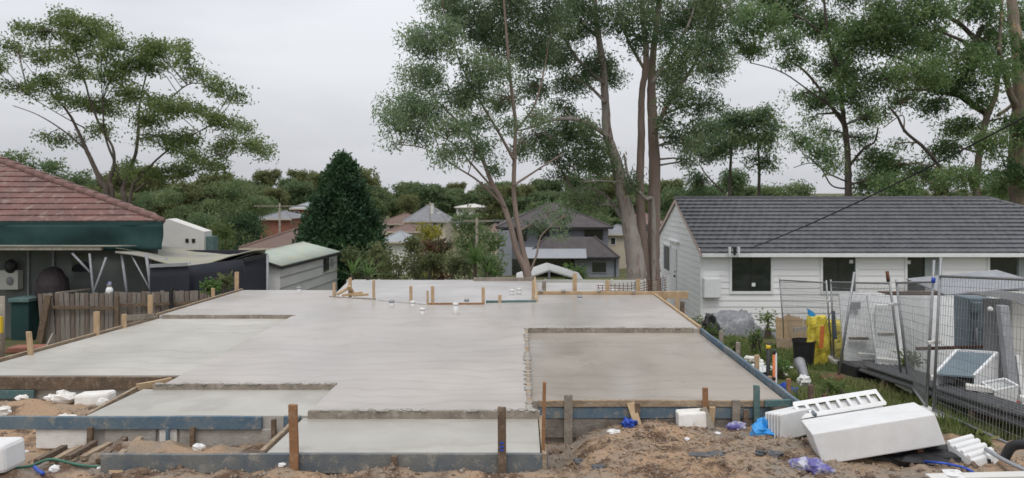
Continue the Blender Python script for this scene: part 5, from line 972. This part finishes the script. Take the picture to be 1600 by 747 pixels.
# strap-leaved plants
def strap(x, y, D, n, Ls, label, seed, name='strap_plant', w_=.09):
    r = np.random.default_rng(seed); p = P(x, y, D); zb = p.z; t = thing(name, label, 'plant', (p.x, D, zb))
    MB().tube([(p.x, D, float(G0(p.x, D)) - .1), (p.x, D, zb + .1)], [.08, .06], 7).build('stem', M['barkdark'], t)
    for k in range(n):
        a = r.uniform(0, 6.28); el = r.uniform(.5, 1.4); L = Ls * r.uniform(.7, 1.15); b = MB(); m = 6; d = Vector((math.cos(a), math.sin(a) * .8, 0)); sd_ = Vector((-d.y, d.x, 0))
        for j in range(m + 1):
            u = j / m; q = Vector((p.x, D, zb)) + d * L * (u * math.cos(el) + .25 * u * u) + Vector((0, 0, L * (u * math.sin(el) - .55 * u * u * math.cos(el)))); wd = w_ * (1 - u ** 2.2) * (.5 + min(1, u * 4) * .5)
            b.v += [q - sd_ * wd / 2, q + sd_ * wd / 2 + Vector((0, 0, .01))]
        for j in range(m): b.f.append((2 * j, 2 * j + 1, 2 * j + 3, 2 * j + 2))
        b.build('leaf', LM['strap'], t, smooth=True)
strap(550, 432, 24, 24, .9, 'bright strappy plant at the shed end of the hedge', 1); strap(575, 434, 24.2, 18, .8, 'smaller strappy plant beside the bright one', 2)
strap(742, 415, 25, 26, 1.3, 'tall bright cordyline behind the slab edge', 3, w_=.12); strap(762, 430, 24.6, 22, .9, 'low arching strappy plant at the slab edge', 4, w_=.11); strap(772, 436, 24.2, 12, .6, 'drooping frond over the slab edge', 5)
for i, q in enumerate([(330, 448, 7, 7, 18.6, 'strap', 'small leafy plant beside the charcoal cloth'), (352, 441, 12, 9, 19.2, 'shrub', 'leafy green weed at the charcoal cloth panels')]): shrub(*q, L=.14, W=.07, spr=16, seed=160 + i, cat='plant', name='leafy_plant', npl=12)
# far tree belt along the valley side: individual copies of three kinds
protos = []
for k in range(3):
    r = np.random.default_rng(200 + k); t = bpy.data.objects.new('belt_tree', None); COL.objects.link(t); t['_l'] = (0, 0, 0)
    MB().tube([(0, 0, -1), (.2, 0, 6)], [.4, .2], 7).build('trunk', M['barkdark'], t)
    cl = [((r.uniform(-3, 3), r.uniform(-2.5, 2.5), r.uniform(1.5, 9.5)), (r.uniform(1.6, 3.2), r.uniform(1.6, 2.8), r.uniform(1.1, 2.1))) for _ in range(22)]
    pts, _ = cloudpts(cl, 1.5, 20, .5, r); fin('crown', npmesh('crown', leafquads(pts, .7, .32, 0, r), np.arange(len(pts) * 4).reshape(-1, 4)), LM[['far', 'gum', 'beltpale'][k]], (0, 0, 0), t); protos.append(t)
LB = ['rounded green tree in the distant tree belt', 'dark green tree in the distant tree belt', 'taller pale green tree in the distant tree belt']
r = np.random.default_rng(9); used = set(); spots = []
for x in range(-60, 1660, 21):
    for row in range(3):
        D = [150, 185, 235][row] + r.uniform(-12, 12); spots.append((x + r.uniform(-12, 12), D, r.uniform(.62, 1.08) * (1.0 if row else .72) * (1.1 if x < 450 else .85 if x > 1050 else 1)))
clear = [(440, 530, 170), (580, 705, 160), (705, 770, 190)]
for x, D, sc in spots:
    if any(a < x < b and D < d for a, b, d in clear): continue
    if 1080 < x < 1545 and (D < 200 or 1220 < x < 1400): continue
    k = int(r.integers(0, 3)); p = protos[k]
    if k in used:
        o = p.copy(); COL.objects.link(o)
        for ch in p.children:
            c = ch.copy(); COL.objects.link(c); c.parent = o
    else: o = p; used.add(k)
    X = XW(x, D); o.location = (X, D, float(G0(X, D))); sz = sc * (1.25 if k == 2 else 1); o.scale = (sc * 1.15, sc * 1.15, sz * 1.0); o.rotation_euler = (0, 0, r.uniform(0, 6.28)); tag(o, LB[k], 'tree', 'trees in the distant belt')
# tree belt behind the tiled house
for i, (x, y, a, b_, D, lf) in enumerate([(20, 248, 40, 18, 75, 'far'), (75, 262, 36, 18, 72, 'gumdark'), (120, 280, 30, 16, 70, 'far'), (270, 308, 28, 16, 85, 'far'), (230, 312, 24, 14, 90, 'gumdark')]):
    shrub(x, y, a, b_, D, lf, ['broad green tree over the tiled roof ridge', 'dark tree behind the tiled roof slope', 'olive tree lower behind the tiled roof slope', 'olive tree under the wide gum branches', 'dark small tree at the foot of the wide gum'][i], L=.4, W=.16, spr=2.2, cat='tree', name='valley_tree', seed=180 + i)
# grass and weeds in the side yard
def grass(n, seed):
    r = np.random.default_rng(seed); Y = 9 + 19.5 * r.random(n) ** 1.5; X = r.uniform(3.3, 13, n)
    k = (X < XW(1640, Y)) & (fbm(X * .9, Y * .9, 3, 6) > -.12 + .25 * (X < 4.2)) & (X > 3.35 + .25 * (Y < 13)); X, Y = X[k], Y[k]; n = len(X)
    p = np.stack([X, Y, G(X, Y) - .01], -1); a = r.uniform(0, 6.28, n); h = r.uniform(.04, .15, n) * (1 + .8 * (fbm(X * .7, Y * .7, 2, 8) > .2)); d = np.stack([np.cos(a) * h * .6, np.sin(a) * h * .6, h], -1); s = np.stack([-np.sin(a), np.cos(a), 0 * a], -1) * (.007 + .0006 * Y)[:, None]
    V = np.stack([p - s, p + s, p + d], 1).reshape(-1, 3); fin('grass', npmesh('grass', V, np.arange(n * 3).reshape(-1, 3)), LM['grass'], (0, 0, 0), kind='stuff')['label'] = 'rough green grass over the side yard'
grass(120000, 4)
for i, (x, y, a, b_, D, lb) in enumerate([(1200, 497, 10, 12, 24.5, 'dark leafy weed between the tarpaulin and the timber panel'), (1112, 516, 7, 5, 24, 'low leafy weed beside the bunched black sheet'), (1150, 536, 12, 5, 18, 'low weeds before the grey tarpaulin'), (1300, 606, 30, 14, 11.2, 'bushy weed clump outside the fence by the steel sheets'), (1182, 526, 9, 7, 19, 'weeds beside the tarpaulin corner'), (1090, 505, 6, 6, 26.5, 'small weed at the cottage corner'), (1345, 556, 18, 9, 16.6, 'grass tuft at the steel sheet end'), (1420, 560, 12, 10, 15, 'thin weeds before the white panels'), (1530, 695, 18, 12, 8.2, 'weed tuft beside the fence foot'), (1215, 570, 12, 6, 14, 'low weeds beside the striped posts')]):
    shrub(x, y, a, b_, D, 'grass' if i in (6, 8) else 'strap' if i == 9 else 'left', lb, L=.12, W=.05, spr=40 if D < 15 else 22, cat='weed', name='weed_clump', seed=300 + i, npl=9)
# ------------------------------------------------------------------ temporary fence and clutter in the side yard
def panel(b0, t0, b1, t1, label, nv, nh, x0=1.0, x1=1.0):
    b0, t0, b1, t1 = map(Vector, (b0, t0, b1, t1)); t = thing('wire_fence', label, 'fence', (b0 + b1) / 2, 'temporary wire fence panels')
    for b, c, xx in ((b0, t0, x0), (b1, t1, x1)): MB().tube([b, b.lerp(c, xx)], .021, 10).build('post', M['galv'], t, smooth=True)
    for k in (.97, .045): MB().tube([b0.lerp(t0, k), b1.lerp(t1, k) + Vector((0, 0, 0))], .019, 10).build('rail', M['galv'], t, smooth=True)
    w = MB(); wr = .0028 if b0.y < 12 else .0034
    for i in range(1, nv):
        s = i / nv; j = random.uniform(-.008, .008); a, c = b0.lerp(b1, s + j * .02), t0.lerp(t1, s + j * .02); w.tube([a.lerp(c, .045), a.lerp(c, .5) + Vector((j, j, 0)), a.lerp(c, .97)], wr, 3, False)
    for i in range(1, nh):
        s = .045 + .925 * i / nh; w.tube([b0.lerp(t0, s), b0.lerp(b1, .5).lerp(t0.lerp(t1, .5), s) + Vector((random.uniform(-.01, .01), random.uniform(-.02, .02), random.uniform(-.015, .01))), b1.lerp(t1, s)], wr, 3, False)
    w.build('wire_infill', M['wire'], t, kind='stuff')
    MB().box(b0.x - .1, b0.x + .1, b0.y - .3, b0.y + .3, b0.z - .06, b0.z + .07).build('foot_block', M['creamwhite'], t, bevel=.02)
    return t
def fp(xb, yb, xt, yt, D): return P(xb, yb, D), P(xt, yt, D)
a0, a1 = fp(1227, 552, 1218, 434, 22); c0, c1 = fp(1300, 562, 1291, 438, 17.2)
panel(a0, a1, c0, c1, 'wire fence panel behind the yellow bags, next to the cottage', 52, 14)
c0, c1 = fp(1303, 564, 1298, 437, 17.0); d0, d1 = fp(1410, 600, 1390, 438, 13.2)
panel(c0, c1, d0, d1, 'wire fence panel in front of the white leaning panels', 50, 14, 1.0, 1.05)
d0, d1 = fp(1420, 604, 1400, 437, 13.0); e0, e1 = fp(1447, 645, 1458, 434, 10.9)
panel(d0, d1, e0, e1, 'leaning wire fence panel before the steel sheet stack', 34, 14, 1.0, 1.13)
e0, e1 = fp(1458, 650, 1469, 425, 10.7); f0, f1 = fp(1690, 760, 1700, 430, 7.7)
panel(e0, e1, f0, f1, 'wire fence panel along the steel sheet stack by the grey canopy', 44, 14, 1.1, 1.0)
tag(MB().tube([P(1308, 602, 14.5), P(1335, 425, 14.5)], .026, 10).build('brace_pole', M['galv'], smooth=True), 'slanting galvanised pole tied across the wire fence', 'pole')
for a, b, D, lb in [((1450, 536), (1470, 533), 10.75, 'pale fence clamp joining the leaning panel posts'), ((1389, 476), (1407, 474), 13.1, 'fence clamp on the leaning double posts'), ((1292, 470), (1302, 470), 17.05, 'fence clamp on the posts behind the yellow bag')]:
    tag(MB().bar(P(*a, D), P(*b, D), .05, .05).build('fence_clamp', M['creamwhite'], bevel=.008), lb, 'clamp', 'fence clamps')
tag(MB().tube([P(1388, 440, 13.15), P(1386, 424, 13.15)], .03, 8).build('post_cap', M['rust'], smooth=True), 'rust red cap on top of the leaning fence post', 'cap')
tag(MB().tube([P(1458, 442, 10.85), P(1459, 434, 10.85)], .03, 8).build('tape_band', M['blue'], smooth=True), 'blue tape band near the top of the leaning fence post', 'tape')
# steel sheet stack on bearers
st = thing('steel_sheet_stack', 'stack of long charcoal steel roofing sheets lying behind the wire fence', 'sheet stack', (6.6, 12, -1.1))
def along(y, dx, h): X = 6.98 - (16.2 - y) * .1 + dx; return Vector((X, y, float(G0(X, y)) + h))
for k, (dx, h, ya, yb) in enumerate([(-.1, .20, 8.2, 15.0), (-.06, .26, 8.4, 15.6), (-.1, .32, 8.0, 14.6), (.42, .16, 11.6, 16.8), (.46, .22, 11.2, 16.4)]):
    b = MB(); A = along(ya, dx, h); B = along(yb, dx, h); pr = []
    n = 25
    for i in range(n):
        u = i / (n - 1) * .44; hh = .03 if i % 6 in (2, 3) else 0; pr.append((u, hh))
    for (u, hh) in pr: b.v += [A + Vector((u, 0, hh)), B + Vector((u, 0, hh))]
    for i in range(n - 1): b.f.append((2 * i, 2 * i + 2, 2 * i + 3, 2 * i + 1))
    o = b.build('steel_sheet', M['deck'], st); sm = o.modifiers.new('s', 'SOLIDIFY'); sm.thickness = .03
for y in (8.9, 10.4, 12, 13.6, 15): p = along(y, .2, .08); MB().box(p.x - .3, p.x + .3, y - .05, y + .05, p.z - .1, p.z + .08).build('bearer', M['darkwood'], st)
tag(MB().hexa(along(14.9, -.16, -.05), (.5, .0, 0), (.03, .9, -.08), (0, 0, .3)).build('wrapped_bundle', M['black'], bevel=.02), 'black wrapped bundle under the end of the steel sheets', 'bundle')
for i, (y, dx, L) in enumerate([(16.0, .28, .1), (15.0, .3, .1), (12.0, .05, .1), (11.0, .12, .1), (9.9, .3, .1), (8.5, .2, .1)]):
    p = along(y, dx, .37 if i > 1 else .34); tag(MB().hexa(p, (.30 if i > 1 else .38, -.16, -.01), (.07, .12, 0), (0, 0, .075)).build('timber_block', M['creamwhite'], bevel=.008), ['pale timber block at the weedy end of the sheet stack', 'pale timber block second on the weedy end of the stack', 'pale block on the sheets left of the fence post pair', 'pale block on the sheets right of the fence post pair', 'pale block on the sheets before the white metal hood', 'pale block on the sheets near the grey canopy leg'][i], 'timber block', 'pale blocks weighting the steel sheets')
tag(MB().hexa(P(1290, 612, 14.2) + Vector((0, 0, -.05)), (.45, .1, 0), (0, .3, 0), (0, 0, .3)).build('rusty_box', M['rust'], bevel=.02), 'rusty brown box at the end of the steel sheets', 'box')
# white leaning panels behind the fence
def leanpanel(x0, x1, yt, yb, D, m, label, lean=.35, name='wall_panel', cat='panel', skew=0):
    b = P(x0, yb, D); X1 = XW(x1, D); b.z = min(b.z, float(G0(b.x, D)) + .02); h = ZW(yt, D) - b.z
    return tag(MB().hexa(b, (X1 - b.x, 0, 0), (0, .05, 0), (skew, lean, h)).build(name, m, bevel=.004), label, cat)
w1 = leanpanel(1322, 1392, 462, 596, 16.2, M['fibro'], 'white fibro wall panel with small vent leaning behind the fence')
MB().box(XW(1335, 16.2), XW(1350, 16.2), 16.36, 16.42, ZW(485, 16.2), ZW(474, 16.2)).build('vent', M['greymetal'], w1); MB().box(XW(1329, 16.2), XW(1358, 16.2), 16.2, 16.3, ZW(531, 16.2), ZW(528, 16.2)).build('ledge', M['darkwood'], w1)
w2 = leanpanel(1376, 1528, 466, 600, 15.3, M['fibro'], 'large white fibro wall panel leaning behind the steel sheets', skew=-.12)
MB().box(XW(1380, 15.2), XW(1406, 15.2), 15.42, 15.46, ZW(526, 15.2), ZW(523, 15.2)).build('ledge', M['beam'], w2); MB().box(XW(1374, 15.3), XW(1410, 15.3), 15.44, 15.5, ZW(585, 15.3), ZW(478, 15.3)).build('hatch', M['fibro'], w2, bevel=.01)
for k in range(5):
    a = P(1372 + k * 6, 456 + k * 1.6, 15.9); c = P(1530 + k * 8, 457 + k * 1.3, 15.7); tag(MB().bar(a, c, .1, .02).build('iron_strip', M['rust' if k % 2 == 0 else 'greywood'], bevel=.003), ['topmost rusty strip lying over the white panels', 'grey timber strip lying under the topmost rusty strip', 'middle rusty strip lying over the white panels', 'lower grey strip lying over the white panels', 'lowest rusty strip on the white panel tops'][k], 'strip', 'strips over the white panels')
cab = thing('metal_cabinet', 'tall blue grey metal cabinet beside the white panels', 'cabinet', P(1530, 560, 14)); a = P(1514, 560, 14)
MB().box(a.x, a.x + .45, 14, 14.5, -1.3, ZW(466, 14)).build('body', M['steelblue'], cab, bevel=.02); MB().box(a.x + .03, a.x + .2, 13.9, 13.998, ZW(488, 14), ZW(472, 14)).build('control_box', M['steelblue'], cab, bevel=.01)
MB().tube([(a.x + .12, 13.97, ZW(545, 14)), (a.x + .12, 13.97, ZW(512, 14)), (a.x + .3, 13.97, ZW(512, 14)), (a.x + .32, 13.97, ZW(545, 14))], .02, 8).build('pipe', M['greymetal'], cab, smooth=True)
# grey canopy shelter
cs = thing('metal_shelter', 'grey metal shelter with drooping flashing roof beyond the wire fence', 'shelter', (8, 12, -1))
D = 12.2; MB().hexa(P(1478, 462, 12.6), P(1640, 448, 12.0) - P(1478, 462, 12.6), (0.1, 1.5, .1), (0, 0, .02)).build('roof_sheet', M['greymetal'], cs)
MB().prism([P(1505, 456, 11.9), P(1570, 455, 11.9), P(1620, 462, 11.9), P(1640, 500, 11.9), P(1600, 478, 11.9), P(1585, 470, 11.9)], (0, .03, 0)).build('flashing', M['greymetal'], cs)
MB().hexa(P(1540, 640, 12.9), (.85, 0, 0), (0, .05, 0), (-.02, 0, ZW(467, 12.9) - ZW(640, 12.9))).build('side_wall', M['greymetal'], cs); MB().hexa(P(1582, 640, 12.5), (1.3, 0, 0), (0, .05, 0), (0, 0, ZW(470, 12.5) - ZW(640, 12.5))).build('liner', M['creamwhite'], cs)
MB().hexa(P(1583, 660, 11.3), (.14, 0, 0), (0, .12, 0), P(1563, 478, 11.6) - P(1583, 660, 11.3)).build('leg', M['greymetal'], cs, bevel=.006); MB().hexa(P(1600, 650, 11.4), (.06, 0, 0), (0, .05, 0), P(1588, 556, 11.5) - P(1600, 650, 11.4)).build('prop', M['white'], cs)
lump('float_ball', tuple(P(1547, 483, 12.4)), (.045, .045, .045), M['white'], 'white ball hanging on the grey shelter wall', 'ball', None, .02)
MB().hexa(P(1583, 648, 11.2), (.1, 0, 0), (0, .06, 0), (0, 0, .2)).build('red_tin', M['red'], cs)
# white metal hood box
hb = thing('metal_hood', 'open white metal hood box with sloping glass lid behind the fence', 'metal box', P(1510, 640, 12))
q = [P(1462, 584, 11.6), P(1522, 588, 11.3), P(1558, 552, 11.7), P(1495, 548, 12.1)]
MB().prism(q, (0, 0, -.03)).build('lid', M['steelblue'], hb, bevel=.004)
for a, c in ((q[0], q[3]), (q[3], q[2]), (q[2], q[1])): MB().bar(a, c, .04, .05).build('rim', M['white'], hb)
z0 = float(G0(7.3, 11.6)); MB().prism([(q[1].x, q[1].y, z0), (q[2].x, q[2].y, z0), q[2], q[1]], (.03, 0.01, 0)).build('side_panel', M['white'], hb); MB().prism([(q[0].x, q[0].y, z0), (q[3].x, q[3].y, z0), q[3], q[0]], (-.03, 0, 0)).build('side_panel', M['white'], hb)
MB().prism([q[0] + Vector((0, 0, -.38)), q[1] + Vector((0, 0, -.38)), q[2] + Vector((0, 0, -.5)), q[3] + Vector((0, 0, -.5))], (0, 0, .04)).build('shelf', M['creamwhite'], hb); MB().prism([(q[3].x, q[3].y, z0), (q[2].x, q[2].y, z0), q[2], q[3]], (0, .02, 0)).build('back_panel', M['black'], hb)
tb = thing('laundry_tub', 'tilted white plastic tub beside the metal hood', 'tub', P(1555, 640, 11)); b = MB(); A = P(1535, 600, 11.2); 
for p_, f_ in ((0, 1.0), (1, .72)):
    c = P(1562, 606 + p_ * 40, 11.0); w_ = .17 * f_
    b.v += [c + Vector((-w_, -.15 * f_, .0)), c + Vector((w_, -.15 * f_, .07)), c + Vector((w_, .15 * f_, .1)), c + Vector((-w_, .15 * f_, .04))]
b.f = [(0, 1, 5, 4), (1, 2, 6, 5), (2, 3, 7, 6), (3, 0, 4, 7), (4, 5, 6, 7)]; o = b.build('shell', M['fibro'], tb); sm = o.modifiers.new('s', 'SOLIDIFY'); sm.thickness = .02
rim = MB(); 
for i in range(4): rim.bar(b.v[i], b.v[(i + 1) % 4], .03, .02)
rim.build('rim', M['white'], tb)
tag(MB().bar(P(1432, 545, 13.4), P(1560, 541, 13.6), .06, .05).build('steel_rail', M['rust']), 'rusty rail running level behind the metal hood', 'rail')
# tarpaulin heap near the cottage
D = 25.5; b = MB(); n1_, n2_ = 56, 26; X0, X1 = XW(1104, D), XW(1204, D); zg0 = float(G0(7.2, D)) + .12
for j in range(n2_ + 1):
    for i in range(n1_ + 1):
        u, v = i / n1_, j / n2_; X = X0 + (X1 - X0) * u; Y = D - .9 + 1.8 * v; e = (1 - abs(2 * u - .85) ** 2.6) if u < .93 else .25; e = max(0, e) * max(0, 1 - abs(2 * v - 1) ** 2.6)
        h = .78 * min(1, e * 2.2) * (.82 + .3 * u if u < .66 else .48 + .1 * (1 - u)) + (.16 * (1 - abs(float(fbm(np.array(X * 1.5 + Y), np.array(Y * 1.1), 2, 12))) * 3.2)) * (e > .02)
        b.v.append(Vector((X, Y, zg0 - .15 + h)))
for j in range(n2_):
    for i in range(n1_): q_ = j * (n1_ + 1) + i; b.f.append((q_, q_ + 1, q_ + n1_ + 2, q_ + n1_ + 1))
tag(b.build('tarpaulin', M['tarp'], smooth=True), 'crumpled grey tarpaulin thrown over a heap by the cottage wall', 'tarpaulin')
p = P(1107, 505, 25); crumple('black_sheet', (p.x, 24.6, p.z - .1), (.22, .2, .4), M['black'], 'black plastic sheet bunched at the tarpaulin end', 'plastic sheet', 21)
# timber panel, bin, bags
tp = thing('paling_stack', 'stack of leaning pale timber palings beside the wire fence start', 'paling stack', P(1235, 535, 21.3))
for k in range(9): a = P(1213 + k * 5.4, 540, 21.4); MB().hexa((a.x, 21.3, a.z - .5), (.095, 0, 0), (0, .02, 0), (random.uniform(-.03, .03), .1, .5 + ZW(493 + abs(k - 3) * 1.2 + random.uniform(-2, 2), 21.4) - a.z)).build('paling', M['pegpale'], tp)
MB().bar(P(1240, 516, 20.9), P(1268, 513, 20.9), .06, .12).build('rail', M['beam'], tp); MB().hexa(P(1214, 548, 20.7), (.8, 0, -.1), (0, .03, 0), (0, .05, .35)).build('cross_board', M['timber'], tp)
bn = thing('black_tub', 'round black plastic tub beside the yellow bag', 'tub', P(1256, 566, 17)); c = P(1256, 566, 17.0); zt = ZW(532, 17)
zb = float(G0(c.x, 17)) - .02; MB().tube([(c.x, 17, zb), (c.x, 17, zt)], [.20, .25], 22, False).build('wall', M['black'], bn, smooth=True); MB().tube([(c.x, 17, zt - .02), (c.x, 17, zt + .015)], .265, 22, False).build('rim', M['black'], bn, smooth=True); MB().tube([(c.x, 17, zt - .1), (c.x, 17, zt - .08)], .24, 22).build('contents', M['inner'], bn)
def bag(x0, x1, yt, yb, D, label, seed):
    X0, X1, zt, zb = XW(x0, D), XW(x1, D), ZW(yt, D), ZW(yb, D); zb = float(G0((X0 + X1) / 2, D)) - .02; b = MB(); nu, nv = 28, 16; c = Vector(((X0 + X1) / 2, D, 0)); w_ = (X1 - X0) / 2
    for j in range(nv + 1):
        v = j / nv
        for i in range(nu):
            a = 2 * math.pi * i / nu; sq = (abs(math.cos(a)) ** 4 + abs(math.sin(a)) ** 4) ** -.25; k = w_ * (.94 + .1 * math.sin(v * 3) - .25 * max(0, v - .8)) * sq * .92 * (1 + .42 * float(fbm(np.array(a * 2.6 + seed), np.array(v * 4.5), 3, seed)))
            b.v.append(Vector((c.x + k * math.cos(a), D + k * .75 * math.sin(a), zb + (zt - zb) * v + .05 * float(fbm(np.array(a * 2), np.array(3.), 2, seed)) * v)))
    for j in range(nv):
        for i in range(nu): b.f.append((j * nu + i, j * nu + (i + 1) % nu, (j + 1) * nu + (i + 1) % nu, (j + 1) * nu + i))
    b.f.append(tuple(nv * nu + i for i in range(nu))); return tag(b.build('woven_bag', M['yellow']), label, 'bag')
bag(1262, 1293, 494, 566, 17.1, 'slim upright yellow woven bag next to the black tub', 3); bag(1286, 1332, 503, 566, 17.6, 'bulging yellow woven bag behind the fence posts', 5)
p = P(1278, 512, 16.8); tag(MB().hexa((p.x, 16.72, p.z - .45), (.09, 0, 0), (0, .02, 0), (.03, 0, .5)).build('orange_label', M['orange'], bevel=.004), 'orange printed strip on the slim yellow bag', 'strip')
b = MB(); a = P(1262, 482, 17.1); b.prism([a, P(1270, 487, 17.1), P(1275, 492, 17.1), P(1266, 500, 17.1)], (0, .05, 0)); tag(b.build('blue_flap', M['sky']), 'blue plastic flap sticking out above the yellow bag', 'plastic film')
tag(MB().prism([P(1301, 486, 16.9), P(1305, 486, 16.9), P(1308, 530, 16.9), P(1302, 530, 16.9)], (0, .03, 0)).build('strap', mat('grey_blue_strap', (.12, .15, .2), (.09, .11, .15), 5, .6)), 'grey blue strap hanging on the fence by the yellow bags', 'strap')
tag(MB().prism([P(1300, 486, 16.88), P(1294, 498, 16.88), P(1288, 510, 16.88), P(1293, 500, 16.88)], (0, .03, 0)).build('strap', M['deck']), 'dark strap knotted at the fence post by the yellow bags', 'strap')
# white sheet, buckets, scraps
c = [P(1158, 549, 15.2), P(1190, 541, 16.2), P(1240, 566, 15.4), P(1180, 572, 13.8)]
for v in c: v.z = float(G(v.x, v.y)) + .10
b = MB(); b.prism(c, (0, 0, .02)); tag(b.build('white_sheet', M['white'], bevel=.004), 'flat white sheet lying on the grass beside the slab', 'sheet')
for i in range(9): x = 1168 + (i % 5) * 5; y = 538 + (i // 5) * 5 + random.uniform(-2, 2); p = P(x, y, 16.2); p.z = g(p.x, 16.2) + .14 + .05 * (i % 2); lump('foam_scrap', p, (.07, .06, .05), M['foamdirty'], 'small beige foam lump heaped behind the flat white sheet', 'foam scrap', 'foam lumps behind the white sheet')
o = thing('metal_bucket', 'galvanised bucket tipped over on the grass beside the slab', 'bucket', P(1252, 592, 14)); a, c = P(1258, 594, 13.6), P(1249, 579, 14.0); a.z = g(a.x, a.y) + .1; c.z = a.z + .2
MB().tube([a, c], [.075, .105], 18, False).build('wall', M['galv'], o, smooth=True); MB().tube([c, c + (c - a).normalized() * .02], [.11, .11], 18, False).build('rim', M['galv'], o, smooth=True); MB().tube([a, a + (c - a) * .02], .075, 18).build('base', M['galv'], o)
for x, D, sz, mm, lb, cat in [(1255, 13.2, (.1, .08, .1), 'foam', 'white crumpled bag against the tipped bucket', 'plastic bag'), (1225, 12.4, (.08, .07, .08), 'blue', 'blue plastic jug lying in the grass', 'jug'), (1238, 12.2, (.09, .06, .08), 'blue', 'blue plastic pot beside the jug', 'pot'), (1195, 11.6, (.1, .1, .12), 'black', 'black plastic bag behind the marker posts', 'plastic bag'), (1226, 14.2, (.07, .05, .04), 'foamdirty', 'pale scrap near the tipped bucket', 'scrap')]:
    X = XW(x, D); crumple('yard_' + cat.split()[-1], (X, D, g(X, D) + sz[2] * .8), sz, M[mm], lb, cat, int(x))
for i, (a, b_, D1, D2) in enumerate([(1215, 1255, 10.8, 9.6), (1222, 1262, 11.2, 9.9), (1120, 1135, 14.5, 12.9), (1205, 1232, 11.0, 10.0)]):
    p = Vector((XW(a, D1), D1, g(XW(a, D1), D1) + .1)); q = Vector((XW(b_, D2), D2, g(XW(b_, D2), D2) + .12)); tag(MB().bar(p, q, .09, .05).build('timber_offcut', M['timber'], bevel=.004), ['long brown offcut on the ground outside the slab corner', 'second brown offcut crossing beside the first one', 'brown offcut leaning outside the slab near the tarpaulin', 'short offcut at the foot of the striped post'][i], 'timber offcut')
for o in bpy.data.objects:
    if '_l' in o: del o['_l']
